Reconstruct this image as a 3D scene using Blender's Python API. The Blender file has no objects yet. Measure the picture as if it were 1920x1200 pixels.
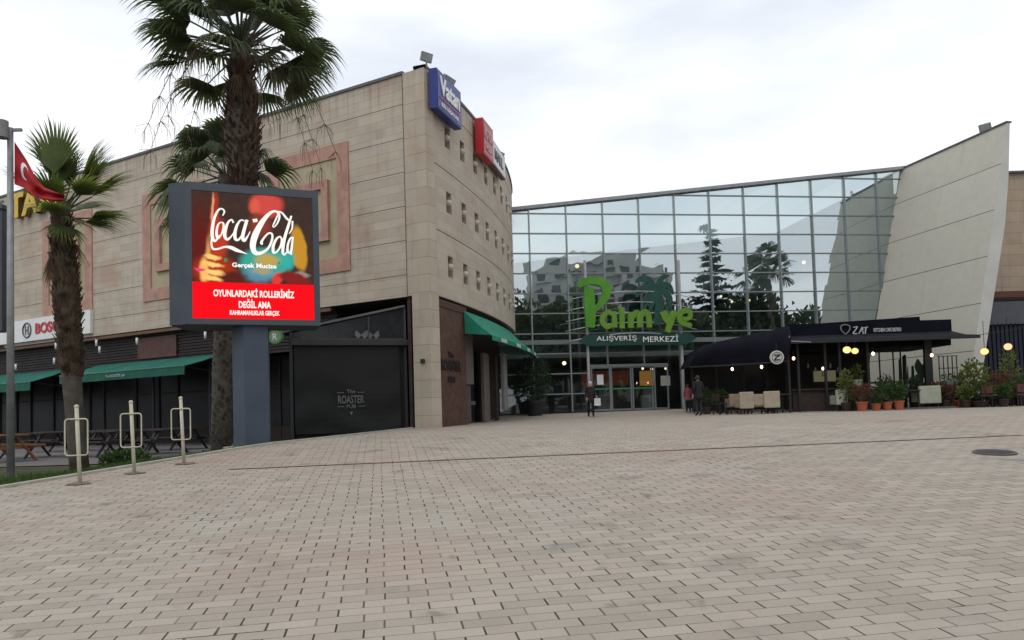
import bpy, math, random
from mathutils import Vector, Matrix
random.seed(7)
R = math.radians
S = bpy.context.scene
COL = S.collection
# ------------------------------------------------------------------ camera (world z = 0 is eye level)
FPX = 1400.0; PITCH = R(2.5); ROLL = R(1.75); PPX, PPY = 960.0, 713.0
fwd = Vector((0, math.cos(PITCH), math.sin(PITCH)))
r0 = Vector((1, 0, 0)); u0 = r0.cross(fwd)
rgt = (r0*math.cos(ROLL) - u0*math.sin(ROLL)).normalized()
upv = rgt.cross(fwd).normalized()
cd = bpy.data.cameras.new('camera'); cam = bpy.data.objects.new('camera', cd); COL.objects.link(cam)
cd.sensor_width = 36; cd.lens = 36*FPX/1920; cd.shift_y = (PPY-600)/1920
cd.clip_start = 0.05; cd.clip_end = 2000
cam.matrix_world = Matrix(((rgt.x, upv.x, -fwd.x, 0), (rgt.y, upv.y, -fwd.y, 0), (rgt.z, upv.z, -fwd.z, 0), (0, 0, 0, 1)))
S.camera = cam
# ------------------------------------------------------------------ world, sun, exposure
SUN_EL, SUN_AZ = R(52), R(200)
w = bpy.data.worlds.new('World'); S.world = w; w.use_nodes = True
nt = w.node_tree; nt.nodes.clear()
def N(nt, t, **k):
    n = nt.nodes.new(t)
    for a, b in k.items():
        if a.startswith('i_'): n.inputs[a[2:].replace('_', ' ')].default_value = b
        else: setattr(n, a, b)
    return n
sky = N(nt, 'ShaderNodeTexSky', sky_type='NISHITA', sun_disc=False, sun_elevation=SUN_EL, sun_rotation=SUN_AZ)
skys = N(nt, 'ShaderNodeVectorMath', operation='SCALE'); skys.inputs['Scale'].default_value = 0.1
nt.links.new(sky.outputs[0], skys.inputs[0])
tc = N(nt, 'ShaderNodeTexCoord'); mp = N(nt, 'ShaderNodeMapping'); mp.inputs['Scale'].default_value = (1, 1, 3.2)
nt.links.new(tc.outputs['Generated'], mp.inputs[0])
n1 = N(nt, 'ShaderNodeTexNoise'); n1.inputs['Scale'].default_value = 1.7; n1.inputs['Detail'].default_value = 5; n1.inputs['Roughness'].default_value = .5
nt.links.new(mp.outputs[0], n1.inputs['Vector'])
cr = N(nt, 'ShaderNodeValToRGB'); cr.color_ramp.elements[0].position = .40; cr.color_ramp.elements[1].position = .70
cr.color_ramp.elements[0].color = (.76, .81, .89, 1); cr.color_ramp.elements[1].color = (1.22, 1.22, 1.22, 1)
nt.links.new(n1.outputs[0], cr.inputs[0])
mx = N(nt, 'ShaderNodeMix', data_type='RGBA'); mx.inputs[0].default_value = .93
nt.links.new(skys.outputs[0], mx.inputs[6]); nt.links.new(cr.outputs[0], mx.inputs[7])
bg = N(nt, 'ShaderNodeBackground'); bg.inputs[1].default_value = 1.03
nt.links.new(mx.outputs[2], bg.inputs[0])
wo = N(nt, 'ShaderNodeOutputWorld'); nt.links.new(bg.outputs[0], wo.inputs[0])
sl = bpy.data.lights.new('sun', 'SUN'); sl.energy = .55; sl.angle = R(25); sl.color = (1, .96, .9)
so = bpy.data.objects.new('sun', sl); COL.objects.link(so)
so.rotation_euler = (R(90)-SUN_EL, 0, math.pi - SUN_AZ + R(0))
S.view_settings.view_transform = 'Standard'; S.view_settings.look = 'None'; S.view_settings.gamma = 1
S.view_settings.exposure = .12; S.view_settings.use_curve_mapping = False
# ------------------------------------------------------------------ pixel rays (photograph of 1920 x 1200 px)
def ray(px, py): return (fwd + rgt*((px-PPX)/FPX) + upv*((PPY-py)/FPX)).normalized()
def onY(px, py, Y): d = ray(px, py); return d*(Y/d.y)
def onZ(px, py, z): d = ray(px, py); return d*(z/d.z)
def onPlane(px, py, p, n): d = ray(px, py); return d*(p.dot(n)/d.dot(n))
# ------------------------------------------------------------------ materials
MATS = {}
def mat(name, col, rough=.75, var=.12, scale=3.0, bump=0.0, metal=0.0, bscale=40, spec=.4, col2=None):
    if name in MATS: return MATS[name]
    m = bpy.data.materials.new(name); m.use_nodes = True; t = m.node_tree; b = t.nodes['Principled BSDF']
    b.inputs['Roughness'].default_value = rough; b.inputs['Metallic'].default_value = metal; b.inputs['Specular IOR Level'].default_value = spec
    tc = N(t, 'ShaderNodeTexCoord'); no = N(t, 'ShaderNodeTexNoise'); no.inputs['Scale'].default_value = scale; no.inputs['Detail'].default_value = 6
    t.links.new(tc.outputs['Object'], no.inputs['Vector'])
    r = N(t, 'ShaderNodeValToRGB'); r.color_ramp.elements[0].position = .3; r.color_ramp.elements[1].position = .7
    c2 = col2 or tuple(min(1, c*(1+var)) for c in col)
    r.color_ramp.elements[0].color = (*[c*(1-var) for c in col], 1); r.color_ramp.elements[1].color = (*c2, 1)
    t.links.new(no.outputs[0], r.inputs[0]); t.links.new(r.outputs[0], b.inputs['Base Color'])
    if bump:
        n2 = N(t, 'ShaderNodeTexNoise'); n2.inputs['Scale'].default_value = bscale; n2.inputs['Detail'].default_value = 4
        t.links.new(tc.outputs['Object'], n2.inputs['Vector'])
        bp = N(t, 'ShaderNodeBump'); bp.inputs['Strength'].default_value = bump; bp.inputs['Distance'].default_value = .02
        t.links.new(n2.outputs[0], bp.inputs['Height']); t.links.new(bp.outputs[0], b.inputs['Normal'])
    MATS[name] = m; return m
def emat(name, col, s=1.0):
    if name in MATS: return MATS[name]
    m = bpy.data.materials.new(name); m.use_nodes = True; t = m.node_tree; t.nodes.clear()
    e = N(t, 'ShaderNodeEmission'); e.inputs[0].default_value = (*col, 1); e.inputs[1].default_value = s
    o = N(t, 'ShaderNodeOutputMaterial'); t.links.new(e.outputs[0], o.inputs[0]); MATS[name] = m; return m
def M1(t, op, a, b=None, c=None, clamp=False):
    n = N(t, 'ShaderNodeMath', operation=op); n.use_clamp = clamp
    for i, v in enumerate((a, b, c)):
        if v is None: continue
        if isinstance(v, (int, float)): n.inputs[i].default_value = v
        else: t.links.new(v, n.inputs[i])
    return n.outputs[0]
def mixc(t, f, a, b, mode='MIX'):
    n = N(t, 'ShaderNodeMix', data_type='RGBA', blend_type=mode)
    for i, v in ((0, f), (6, a), (7, b)):
        if isinstance(v, (int, float)): n.inputs[i].default_value = v
        elif isinstance(v, tuple): n.inputs[i].default_value = (*v, 1)
        else: t.links.new(v, n.inputs[i])
    return n.outputs[2]
def noise(t, vec, sc, det=4, rough=.55):
    n = N(t, 'ShaderNodeTexNoise'); n.inputs['Scale'].default_value = sc; n.inputs['Detail'].default_value = det; n.inputs['Roughness'].default_value = rough
    t.links.new(vec, n.inputs['Vector']); return n.outputs[0]
def sstep(t, v, a, b):
    n = N(t, 'ShaderNodeMapRange', interpolation_type='SMOOTHSTEP'); n.inputs[1].default_value = a; n.inputs[2].default_value = b
    t.links.new(v, n.inputs[0]); return n.outputs[0]
def block_mat(name, L, H, off, colA, colB, perp_w, bed_w, joint_perp, joint_bed, src='UV', rot=0.0, tint=None, major=None, stain=None, rough=.85, bump=.3, roworder=0):
    """stretcher-bond blocks worked out in metres: each block has its own tone, upright and bed joints have their own width and depth"""
    m = bpy.data.materials.new(name); m.use_nodes = True; t = m.node_tree; b = t.nodes['Principled BSDF']
    b.inputs['Roughness'].default_value = rough; b.inputs['Specular IOR Level'].default_value = .25
    tc = N(t, 'ShaderNodeTexCoord'); vec = tc.outputs['UV' if src == 'UV' else 'Object']
    mp = N(t, 'ShaderNodeMapping'); mp.inputs['Rotation'].default_value = (0, 0, rot); t.links.new(vec, mp.inputs[0])
    wob = N(t, 'ShaderNodeTexNoise'); wob.inputs['Scale'].default_value = .8; t.links.new(mp.outputs[0], wob.inputs['Vector'])
    sx = N(t, 'ShaderNodeSeparateXYZ'); t.links.new(mp.outputs[0], sx.inputs[0])
    wv = M1(t, 'MULTIPLY', M1(t, 'SUBTRACT', wob.outputs[0], .5), .03 if src != 'UV' else 0.0)
    v = M1(t, 'DIVIDE', M1(t, 'ADD', sx.outputs[1], wv), H); row = M1(t, 'FLOOR', v)
    par = M1(t, 'FLOORED_MODULO', row, 2.0)
    u = M1(t, 'ADD', M1(t, 'DIVIDE', M1(t, 'ADD', sx.outputs[0], wv), L), M1(t, 'MULTIPLY', par, off))
    wn0 = N(t, 'ShaderNodeTexWhiteNoise', noise_dimensions='1D'); t.links.new(row, wn0.inputs['W'])
    u = M1(t, 'ADD', u, M1(t, 'MULTIPLY', wn0.outputs[0], .06))
    ci = M1(t, 'FLOOR', u)
    cx = N(t, 'ShaderNodeCombineXYZ'); t.links.new(ci, cx.inputs[0]); t.links.new(row, cx.inputs[1])
    wn = N(t, 'ShaderNodeTexWhiteNoise', noise_dimensions='2D'); t.links.new(cx.outputs[0], wn.inputs['Vector'])
    base = mixc(t, wn.outputs[0], colA, colB)
    fu = M1(t, 'ABSOLUTE', M1(t, 'SUBTRACT', M1(t, 'FRACT', u), .5)); fv = M1(t, 'ABSOLUTE', M1(t, 'SUBTRACT', M1(t, 'FRACT', v), .5))
    pm = sstep(t, fu, .5-perp_w/L, .5-perp_w/L*.35); bm = sstep(t, fv, .5-bed_w/H, .5-bed_w/H*.35)
    big = noise(t, mp.outputs[0], .35, 5); mid = noise(t, mp.outputs[0], 2.3, 5); fine = noise(t, mp.outputs[0], 38, 4, .7)
    if tint:
        for tv, (tcol, lo, hi, amt, sc) in enumerate(tint):
            nn = noise(t, mp.outputs[0], sc, 3); base = mixc(t, M1(t, 'MULTIPLY', sstep(t, nn, lo, hi), amt), base, tcol)
    base = mixc(t, 1.0, base, mixc(t, fine, (.86, .86, .86), (1.14, 1.13, 1.12)), 'MULTIPLY')
    base = mixc(t, .7, base, mixc(t, mid, (.84, .84, .85), (1.12, 1.12, 1.1)), 'MULTIPLY')
    if stain:
        mv = N(t, 'ShaderNodeMapping'); mv.inputs['Scale'].default_value = (1.6, .12, 1); t.links.new(vec, mv.inputs[0])
        st = sstep(t, noise(t, mv.outputs[0], 2.2, 6), .52, .78); base = mixc(t, M1(t, 'MULTIPLY', st, stain), base, (.09, .08, .07))
        m3 = N(t, 'ShaderNodeMapping'); m3.inputs['Scale'].default_value = (3.0, .05, 1); t.links.new(vec, m3.inputs[0]); n3_ = noise(t, m3.outputs[0], 1.8, 6, .65)
        run = M1(t, 'SUBTRACT', n3_, M1(t, 'MULTIPLY', M1(t, 'SUBTRACT', 11.5, sx.outputs[1]), .11)); base = mixc(t, M1(t, 'MULTIPLY', sstep(t, run, .40, .62), .42 if stain > .12 else .0), base, (.13, .115, .10))
    wj = N(t, 'ShaderNodeTexWhiteNoise', noise_dimensions='3D'); cz = N(t, 'ShaderNodeCombineXYZ'); t.links.new(M1(t, 'FLOOR', M1(t, 'ADD', u, .5)), cz.inputs[0]); t.links.new(row, cz.inputs[1]); cz.inputs[2].default_value = 4.2; t.links.new(cz.outputs[0], wj.inputs['Vector'])
    jm = M1(t, 'MULTIPLY', M1(t, 'MULTIPLY', pm, joint_perp), M1(t, 'MULTIPLY', M1(t, 'ADD', .35, mid), M1(t, 'ADD', .45, M1(t, 'MULTIPLY', wj.outputs[0], .9))))
    base = mixc(t, M1(t, 'MINIMUM', jm, 1.0), base, (.035, .03, .026))
    wr = N(t, 'ShaderNodeTexWhiteNoise', noise_dimensions='1D'); t.links.new(M1(t, 'ADD', row, 7.3), wr.inputs['W'])
    bed = M1(t, 'MULTIPLY', M1(t, 'MULTIPLY', bm, joint_bed), M1(t, 'ADD', .5, mid))
    base = mixc(t, M1(t, 'MINIMUM', bed, 1.0), base, (.05, .045, .04))
    if src != 'UV':
        ms_ = sstep(t, noise(t, mp.outputs[0], .75, 4, .6), .60, .66); jj = M1(t, 'MAXIMUM', sstep(t, fu, .5-.016/L, .5-.005/L), sstep(t, fv, .5-.012/H, .5-.004/H))
        base = mixc(t, M1(t, 'MULTIPLY', M1(t, 'MULTIPLY', jj, ms_), .8), base, (.055, .05, .026))
    h = M1(t, 'SUBTRACT', 1.0, M1(t, 'MAXIMUM', pm, bm))
    if major:
        v2 = M1(t, 'DIVIDE', M1(t, 'SUBTRACT', sx.outputs[1], major[1]), major[0]); f2 = M1(t, 'ABSOLUTE', M1(t, 'SUBTRACT', M1(t, 'FRACT', v2), .5))
        m2 = sstep(t, f2, .5-major[2]/major[0], .5-major[2]/major[0]*.4)
        base = mixc(t, M1(t, 'MULTIPLY', m2, major[3]), base, (.04, .035, .03)); h = M1(t, 'MINIMUM', h, M1(t, 'SUBTRACT', 1.0, m2))
    t.links.new(base, b.inputs['Base Color'])
    bp = N(t, 'ShaderNodeBump'); bp.inputs['Strength'].default_value = bump; bp.inputs['Distance'].default_value = .012
    hh = M1(t, 'ADD', h, M1(t, 'MULTIPLY', fine, .25)); t.links.new(hh, bp.inputs['Height']); t.links.new(bp.outputs[0], b.inputs['Normal'])
    return m
STONE = block_mat('travertine_cladding', 1.15, .285, .5, (.45, .39, .315), (.525, .46, .375), .007, .007, .25, .5, tint=[((.40, .25, .18), .5, .72, .5, .5), ((.33, .28, .22), .5, .75, .5, .9)], major=(1.14, .08, .02, .75), stain=.25)
STONE_C = block_mat('travertine_curved', .95, .285, .5, (.46, .40, .325), (.53, .465, .38), .006, .006, .22, .4, tint=[((.37, .24, .17), .5, .75, .4, .6)], major=(2.23, 3.93, .03, .8), stain=.15)
STONE_P = block_mat('travertine_pier', .42, .57, .0, (.44, .38, .305), (.505, .44, .355), .006, .008, .4, .7, tint=[((.36, .23, .16), .5, .75, .4, .9)], stain=.2)
STONE_R = block_mat('travertine_far', .8, .57, .5, (.36, .29, .22), (.42, .34, .26), .01, .012, .35, .6, tint=[((.34, .2, .13), .5, .75, .4, .6)], stain=.3)
PAVE = block_mat('concrete_pavers', .30, .14, .43, (.330, .288, .240), (.41, .360, .300), .0085, .004, 1.1, .75, src='Object', rot=R(-10), tint=[((.37, .27, .225), .46, .68, .5, .28), ((.35, .335, .27), .52, .72, .45, .22), ((.22, .205, .175), .60, .72, .7, 1.3), ((.15, .14, .10), .66, .74, .6, 2.6), ((.40, .375, .33), .55, .7, .5, .8)], rough=.8, bump=.5)
RENDER = block_mat('render_panels', 3.4, 2.1, .0, (.49, .47, .405), (.51, .49, .425), .012, .02, .25, 1.3, tint=[((.44, .42, .37), .5, .8, .4, .3)], stain=.10, bump=.2)
RENDER_CAP = mat('pale_render', (.50, .50, .47), .8, .06, 1.2, .1)
PINK = mat('pink_marble', (.40, .22, .165), .55, .22, 2.5, .1)
CREAM = mat('cream_stone', (.40, .345, .225), .8, .1, 2, .1)
COPING = mat('dark_coping', (.10, .10, .10), .6, .2)
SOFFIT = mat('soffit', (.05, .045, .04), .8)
DARK = mat('dark_interior', (.022, .020, .019), .8, .3, 1.5)
DARKW = mat('dark_brown_wood', (.034, .021, .017), .6, .35, 6, .2)
REDW = mat('reddish_brown_board', (.075, .026, .019), .55, .25, 5, .2)
GREYB = mat('grey_brown_board', (.12, .105, .095), .7, .15)
BLIND = mat('black_vinyl', (.015, .015, .015), .6, .2, 1.0, .5, bscale=1.6, spec=.3)
GREENL = mat('darker_green_canvas', (.010, .13, .095), .8, .25, 1.5, .15); GREEN = mat('green_canvas', (.012, .20, .125), .75, .18, 2.5, .15)  # left awnings use a darker green than the side awning
DGREEN = mat('dark_green_canvas', (.008, .09, .06), .8, .15, 3, .1)
SLATE = mat('slate_blue_metal', (.068, .082, .098), .45, .08, 2, .03, metal=.3)
SLATE2 = mat('slate_blue_pillar', (.050, .066, .092), .5, .15, 1.5, .05)
STEEL = mat('painted_steel', (.30, .31, .32), .4, .1, 3, metal=.4)
ALU = mat('aluminium', (.24, .26, .26), .4, .08, metal=.5)
GALV = mat('galvanised_grey', (.24, .245, .25), .5, .15, 6, metal=.3)
IVORY = mat('ivory_paint', (.50, .47, .36), .45, .12, 9, .05)
WHITE = mat('white_plastic', (.72, .72, .70), .5, .05)
BLACKC = mat('black_canvas', (.006, .0065, .012), .9, .3, 1.5, .5, bscale=3.5, spec=.12)
BLACKM = mat('black_metal', (.02, .02, .022), .5, .1)
NAVY = mat('navy_cladding', (.007, .010, .024), .6, .2)
GREYP = mat('grey_panel', (.075, .08, .10), .6, .12)
TERRA = mat('terracotta', (.36, .10, .045), .8, .18, 8, .1)
BEIGE = mat('beige_upholstery', (.33, .27, .20), .9, .15, 6, .15)
CELADON = mat('pale_green_fabric', (.34, .36, .28), .9, .1, 6, .1)
ORANGE = mat('orange_wood', (.26, .11, .04), .6, .25, 7, .1)
REDF = mat('red_cloth', (.36, .012, .018), .75, .12, 3, .1)
def bulb(name, c, s): return emat(name, c, s)
WARM = bulb('warm_globe', (1.0, .68, .22), 1.5); BULB = bulb('small_bulb', (1.0, .62, .38), 6)
KERB = mat('kerb_concrete', (.36, .35, .29), .85, .15, 6, .2)
def leafmat(name, a, b, tr=.12, rough=.5, sc=2.0):
    if name in MATS: return MATS[name]
    m = mat(name, a, rough, 0, sc, col2=b, spec=.3); t = m.node_tree; b_ = t.nodes['Principled BSDF']; o = [n for n in t.nodes if n.type == 'OUTPUT_MATERIAL'][0]
    src = b_.inputs['Base Color'].links[0].from_socket; tl = N(t, 'ShaderNodeBsdfTranslucent'); t.links.new(mixc(t, 1.0, src, (1.5, 1.6, .8), 'MULTIPLY'), tl.inputs[0])
    ms = N(t, 'ShaderNodeMixShader'); ms.inputs[0].default_value = .38; t.links.new(b_.outputs[0], ms.inputs[1]); t.links.new(tl.outputs[0], ms.inputs[2]); t.links.new(ms.outputs[0], o.inputs[0])
    return m
LEAF = leafmat('palm_green', (.042, .06, .032), (.12, .145, .08)); LEAF2 = leafmat('palm_bright_green', (.075, .105, .03), (.19, .23, .085))
LEAF3 = leafmat('palm_grey_green', (.045, .068, .038), (.12, .145, .085))
STRAW = leafmat('dead_frond', (.10, .07, .045), (.20, .155, .105)); BOOT = leafmat('leaf_base_brown', (.050, .024, .017), (.15, .085, .058), sc=5)
BARK = mat('palm_bark', (.075, .065, .05), .9, .35, 6, .6, bscale=14)
BUSH = leafmat('bush_green', (.02, .045, .016), (.06, .10, .03), sc=4); REDL = leafmat('red_leaf', (.07, .03, .02), (.14, .06, .04), sc=4)
BUSHY = leafmat('yellow_green_leaf', (.07, .10, .02), (.16, .18, .05), sc=4); CONIF = leafmat('conifer_green', (.022, .04, .027), (.05, .075, .048), sc=3)
GRASSM = leafmat('grass_blade', (.025, .06, .012), (.07, .12, .03), sc=3)
# ------------------------------------------------------------------ mesh builder
def wloc(o):
    v = Vector((0, 0, 0))
    while o is not None: v += o.location; o = o.parent
    return v
class MB:
    def __init__(s): s.v = []; s.f = []; s.uv = []; s.mi = []; s.cur = 0
    def face(s, pts, uv=None):
        i = len(s.v); s.v += [Vector(p) for p in pts]; s.f.append(list(range(i, i+len(pts)))); s.uv.append(uv or [(p[0], p[2]) for p in pts]); s.mi.append(s.cur); return s
    def box(s, c, d, ax=None, az=None):
        """box of centre c and full sizes d along axes ax (x), its perpendicular, and z"""
        x = Vector(ax or (1, 0, 0)).normalized(); z = Vector(az or (0, 0, 1)).normalized(); y = z.cross(x).normalized(); z = x.cross(y)
        c = Vector(c); X, Y, Z = x*d[0]/2, y*d[1]/2, z*d[2]/2
        P = lambda a, b, e: c + X*a + Y*b + Z*e
        q = [[(-1,-1,-1),(-1,1,-1),(1,1,-1),(1,-1,-1)], [(-1,-1,1),(1,-1,1),(1,1,1),(-1,1,1)], [(-1,-1,-1),(1,-1,-1),(1,-1,1),(-1,-1,1)], [(1,1,-1),(-1,1,-1),(-1,1,1),(1,1,1)], [(-1,1,-1),(-1,-1,-1),(-1,-1,1),(-1,1,1)], [(1,-1,-1),(1,1,-1),(1,1,1),(1,-1,1)]]
        for k, f in enumerate(q):
            pts = [P(*t) for t in f]
            uv = [(p.dot(x if k < 4 else y), p.z) for p in pts]
            s.face(pts, uv)
        return s
    def span(s, a, b, wd, ht, z0=True):
        """box whose axis runs a->b, width wd, height ht"""
        a, b = Vector(a), Vector(b); d = b-a
        up = Vector((0, 0, 1)) if abs(d.normalized().z) < .95 else Vector((0, 1, 0))
        s.box((a+b)/2, (d.length, wd, ht), d, up - d.normalized()*up.dot(d.normalized())); return s
    def prism(s, poly, off):
        """polygon (list of points) extruded by vector off"""
        off = Vector(off); P = [Vector(p) for p in poly]; Q = [p+off for p in P]; n = len(P)
        s.face(P[::-1]); s.face(Q)
        for i in range(n):
            j = (i+1) % n; L = (P[j]-P[i]).length; s.face([P[i], P[j], Q[j], Q[i]], [(0, P[i].z), (L, P[j].z), (L, Q[j].z), (0, Q[i].z)])
        return s
    def plan(s, pts, z0, z1):
        return s.prism([(p[0], p[1], z0) for p in pts], (0, 0, z1-z0))
    def tube(s, pts, rad, n=8, cap=True):
        pts = [Vector(p) for p in pts]; rads = rad if isinstance(rad, (list, tuple)) else [rad]*len(pts); rings = []
        prev = None
        for i, p in enumerate(pts):
            d = (pts[min(i+1, len(pts)-1)] - pts[max(i-1, 0)]).normalized()
            a = prev if prev is not None else (Vector((0, 0, 1)) if abs(d.z) < .9 else Vector((1, 0, 0)))
            x = (a - d*a.dot(d)).normalized(); prev = x; y = d.cross(x)
            rings.append([p + (x*math.cos(2*math.pi*k/n) + y*math.sin(2*math.pi*k/n))*rads[i] for k in range(n)])
        base = len(s.v)
        for r in rings: s.v += r
        for i in range(len(rings)-1):
            for k in range(n):
                k2 = (k+1) % n; s.f.append([base+i*n+k, base+i*n+k2, base+(i+1)*n+k2, base+(i+1)*n+k]); s.uv.append([(0, 0)]*4); s.mi.append(s.cur)
        if cap:
            s.f.append([base+k for k in range(n)][::-1]); s.uv.append([(0, 0)]*n); s.mi.append(s.cur)
            s.f.append([base+(len(rings)-1)*n+k for k in range(n)]); s.uv.append([(0, 0)]*n); s.mi.append(s.cur)
        return s
    def lathe(s, c, prof, n=16):
        c = Vector(c); base = len(s.v)
        for r, z in prof:
            s.v += [c + Vector((r*math.cos(2*math.pi*k/n), r*math.sin(2*math.pi*k/n), z)) for k in range(n)]
        for i in range(len(prof)-1):
            for k in range(n):
                k2 = (k+1) % n; s.f.append([base+i*n+k, base+i*n+k2, base+(i+1)*n+k2, base+(i+1)*n+k]); s.uv.append([(0, 0)]*4); s.mi.append(s.cur)
        return s
    def ball(s, c, r, n=12):
        m = n//2
        return s.lathe(c, [(max(1e-4, (r if not isinstance(r, tuple) else r[0])*math.sin(math.pi*i/m)), -(r if not isinstance(r, tuple) else r[1])*math.cos(math.pi*i/m)) for i in range(m+1)], n)
    def build(s, name, m, parent=None, smooth=False, bevel=0, label=None):
        off = wloc(parent) if parent else Vector((0, 0, 0))
        me = bpy.data.meshes.new(name); me.from_pydata([v-off for v in s.v], [], s.f)
        ul = me.uv_layers.new(name='UVMap'); k = 0
        for uvs in s.uv:
            for a in uvs: ul.data[k].uv = (a[0], a[1]); k += 1
        for mm in (m if isinstance(m, list) else [m]): me.materials.append(mm)
        for p, i in zip(me.polygons, s.mi): p.material_index = i; p.use_smooth = smooth
        me.update()
        o = bpy.data.objects.new(name, me); COL.objects.link(o); o.parent = parent
        if bevel:
            b = o.modifiers.new('Bevel', 'BEVEL'); b.width = bevel; b.segments = 2; b.limit_method = 'ANGLE'
            wd = o.modifiers.new('Weld', 'WELD'); o.modifiers.move(1, 0)
        if label: o['label'] = label
        return o
def tag(o, label, cat, group=None):
    o['label'] = label; o['category'] = cat
    if group: o['group'] = group
    return o
def thing(name, label, cat, loc, group=None):
    o = bpy.data.objects.new(name, None); COL.objects.link(o); o.location = loc; o.empty_display_size = .3
    return tag(o, label, cat, group)
def struct(o, kind='structure'): o['kind'] = kind; return o
def copy_thing(o, loc, rz=0, label=None, scale=None):
    c = o.copy(); COL.objects.link(c); c.location = loc; c.rotation_euler.z = rz
    if scale: c.scale = (scale,)*3
    if label: c['label'] = label
    def rec(a, b):
        for ch in list(a.children):
            d = ch.copy(); COL.objects.link(d); d.parent = b; rec(ch, d)
    rec(o, c); return c
def text(name, body, m, origin, ax, up, height, parent=None, width=None, extrude=.02, bold=0.0, shear=0.0, align='CENTER'):
    """writing as a mesh: origin = centre, ax = reading direction, up = up direction, height = cap height in m, width = total width"""
    cu = bpy.data.curves.new(name, 'FONT'); cu.body = body; cu.align_x = 'CENTER'; cu.size = 1; cu.extrude = .001; cu.offset = bold; cu.shear = shear; cu.resolution_u = 3
    ob = bpy.data.objects.new(name, cu); COL.objects.link(ob)
    dg = bpy.context.evaluated_depsgraph_get(); me = bpy.data.meshes.new_from_object(ob.evaluated_get(dg)); bpy.data.objects.remove(ob); 
    xs = [v.co.x for v in me.vertices]; ys = [v.co.y for v in me.vertices]
    x0, x1, y0, y1 = min(xs), max(xs), min(ys), max(ys)
    sy = height/(y1-y0); sx = (width/(x1-x0)) if width else sy
    ax = Vector(ax).normalized(); up = Vector(up).normalized(); nz = ax.cross(up); off = wloc(parent) if parent else Vector((0, 0, 0)); o0 = Vector(origin) - off
    for v in me.vertices:
        c = v.co.copy(); v.co = o0 + ax*((c.x-(x0+x1)/2)*sx) + up*((c.y-(y0+y1)/2)*sy) + nz*(extrude if c.z > 0 else 0)
    me.materials.clear(); me.materials.append(m)
    o = bpy.data.objects.new(name, me); COL.objects.link(o); o.parent = parent; return o
# ------------------------------------------------------------------ ground
def pz(y):
    pts = [(-400, -1.9), (-30, -1.75), (-4, -1.70), (0, -1.65), (15.2, -1.65+.0736*15.2), (17.2, -.425), (20, -.41), (24.4, -.40), (30, -.33), (33, -.28), (38, -.05), (400, -.05)]
    for (a, b), (c, d) in zip(pts, pts[1:]):
        if a <= y <= c: return b + (d-b)*(y-a)/(c-a)
    return -.05
KP = [(-60, -40), (0, -12.3), (10.7, -7.37), (14.3, -5.7), (15.9, -5.0), (17.2, -3.95), (20.5, -3.5), (24.6, -3.2)]
def kx(y):
    for (a, b), (c, d) in zip(KP, KP[1:]):
        if a <= y <= c: return b + (d-b)*(y-a)/(c-a)
    return -3.2 if y > 24 else -40
def lz(x, y):
    k = kx(y); dx = k - x; top = pz(y)-.05; low = min(top, -.92 if y > 9 else pz(y)-.1)
    f = min(1, max(0, dx)/3.2); f = f*f*(3-2*f); return top + (low-top)*f
def frange(a, b, s):
    r = []; 
    while a < b-1e-6: r.append(a); a += s
    return r+[b]
m = MB(); ys = frange(-40, 0, 8)[:-1] + frange(0, 26, .5)[:-1] + frange(26, 44, 1)[:-1] + [44, 60]
for y0, y1 in zip(ys, ys[1:]):
    xs0 = [0, .02, .06, .12, .2, .3, .42, .56, .72, .86, 1]
    for a, b in zip(xs0, xs0[1:]):
        P = lambda t, y: (kx(y)*(1-t) + 70*t, y, pz(y))
        m.face([P(a, y0), P(b, y0), P(b, y1), P(a, y1)])
struct(m.build('plaza_paving', PAVE, smooth=True))
m = MB()
for y0, y1 in zip(frange(-10, 40, 1), frange(-10, 40, 1)[1:]):
    for a, b in zip(frange(0, 6, .5), frange(0, 6, .5)[1:]):
        P = lambda t, y: (kx(y)-t, y, lz(kx(y)-t, y)); m.face([P(b, y0), P(a, y0), P(a, y1), P(b, y1)])
    P = lambda t, y: (kx(y)-t, y, lz(kx(y)-t, y)); m.face([P(60, y0), P(6, y0), P(6, y1), P(60, y1)])
SOIL = mat('grassy_soil', (.035, .042, .018), .95, .4, 2.5, .5, col2=(.06, .075, .025))
struct(m.build('grass_ground', SOIL, smooth=True))
m = MB(); m.face([(-700, -700, -2.1), (700, -700, -2.1), (700, 700, -2.1), (-700, 700, -2.1)])
struct(m.build('ground', mat('far_ground', (.16, .15, .13), .9, .2, .05)))
m = MB()
for (ya, xa), (yb, xb) in zip(KP[1:-1], KP[2:]):
    for i in range(4):
        y0 = ya+(yb-ya)*i/4; y1 = ya+(yb-ya)*(i+1)/4
        a = Vector((kx(y0), y0, pz(y0)+.0)); b = Vector((kx(y1), y1, pz(y1)+.0)); m.span(a - Vector((.07, 0, .03)), b - Vector((.07, 0, .03)), .14, .13)
struct(m.build('kerb', KERB))
# reddish drain line across the plaza
a = onZ(455, 880, -.9); 
def gnd(px, py):
    d = ray(px, py); lo, hi = .5, 60.0
    # march to the terrain
    t = .5
    while t < 80:
        p = d*(t/d.y)
        if p.z < pz(p.y): break
        t += .02
    p = d*(t/d.y); return Vector((p.x, p.y, pz(p.y)))
A_, B_ = gnd(430, 880), gnd(1915, 816)
m = MB(); nseg = 40
for i in range(nseg):
    p, q = A_.lerp(B_, i/nseg), A_.lerp(B_, (i+1)/nseg); dn = Vector((-(B_-A_).y, (B_-A_).x, 0)).normalized()*.075
    for z in (p, q): z.z = pz(z.y)+.005
    m.face([p-dn, q-dn, q+dn, p+dn])
struct(m.build('drain_channel', mat('rusty_channel', (.27, .155, .12), .85, .4, 3, .2)))
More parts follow.
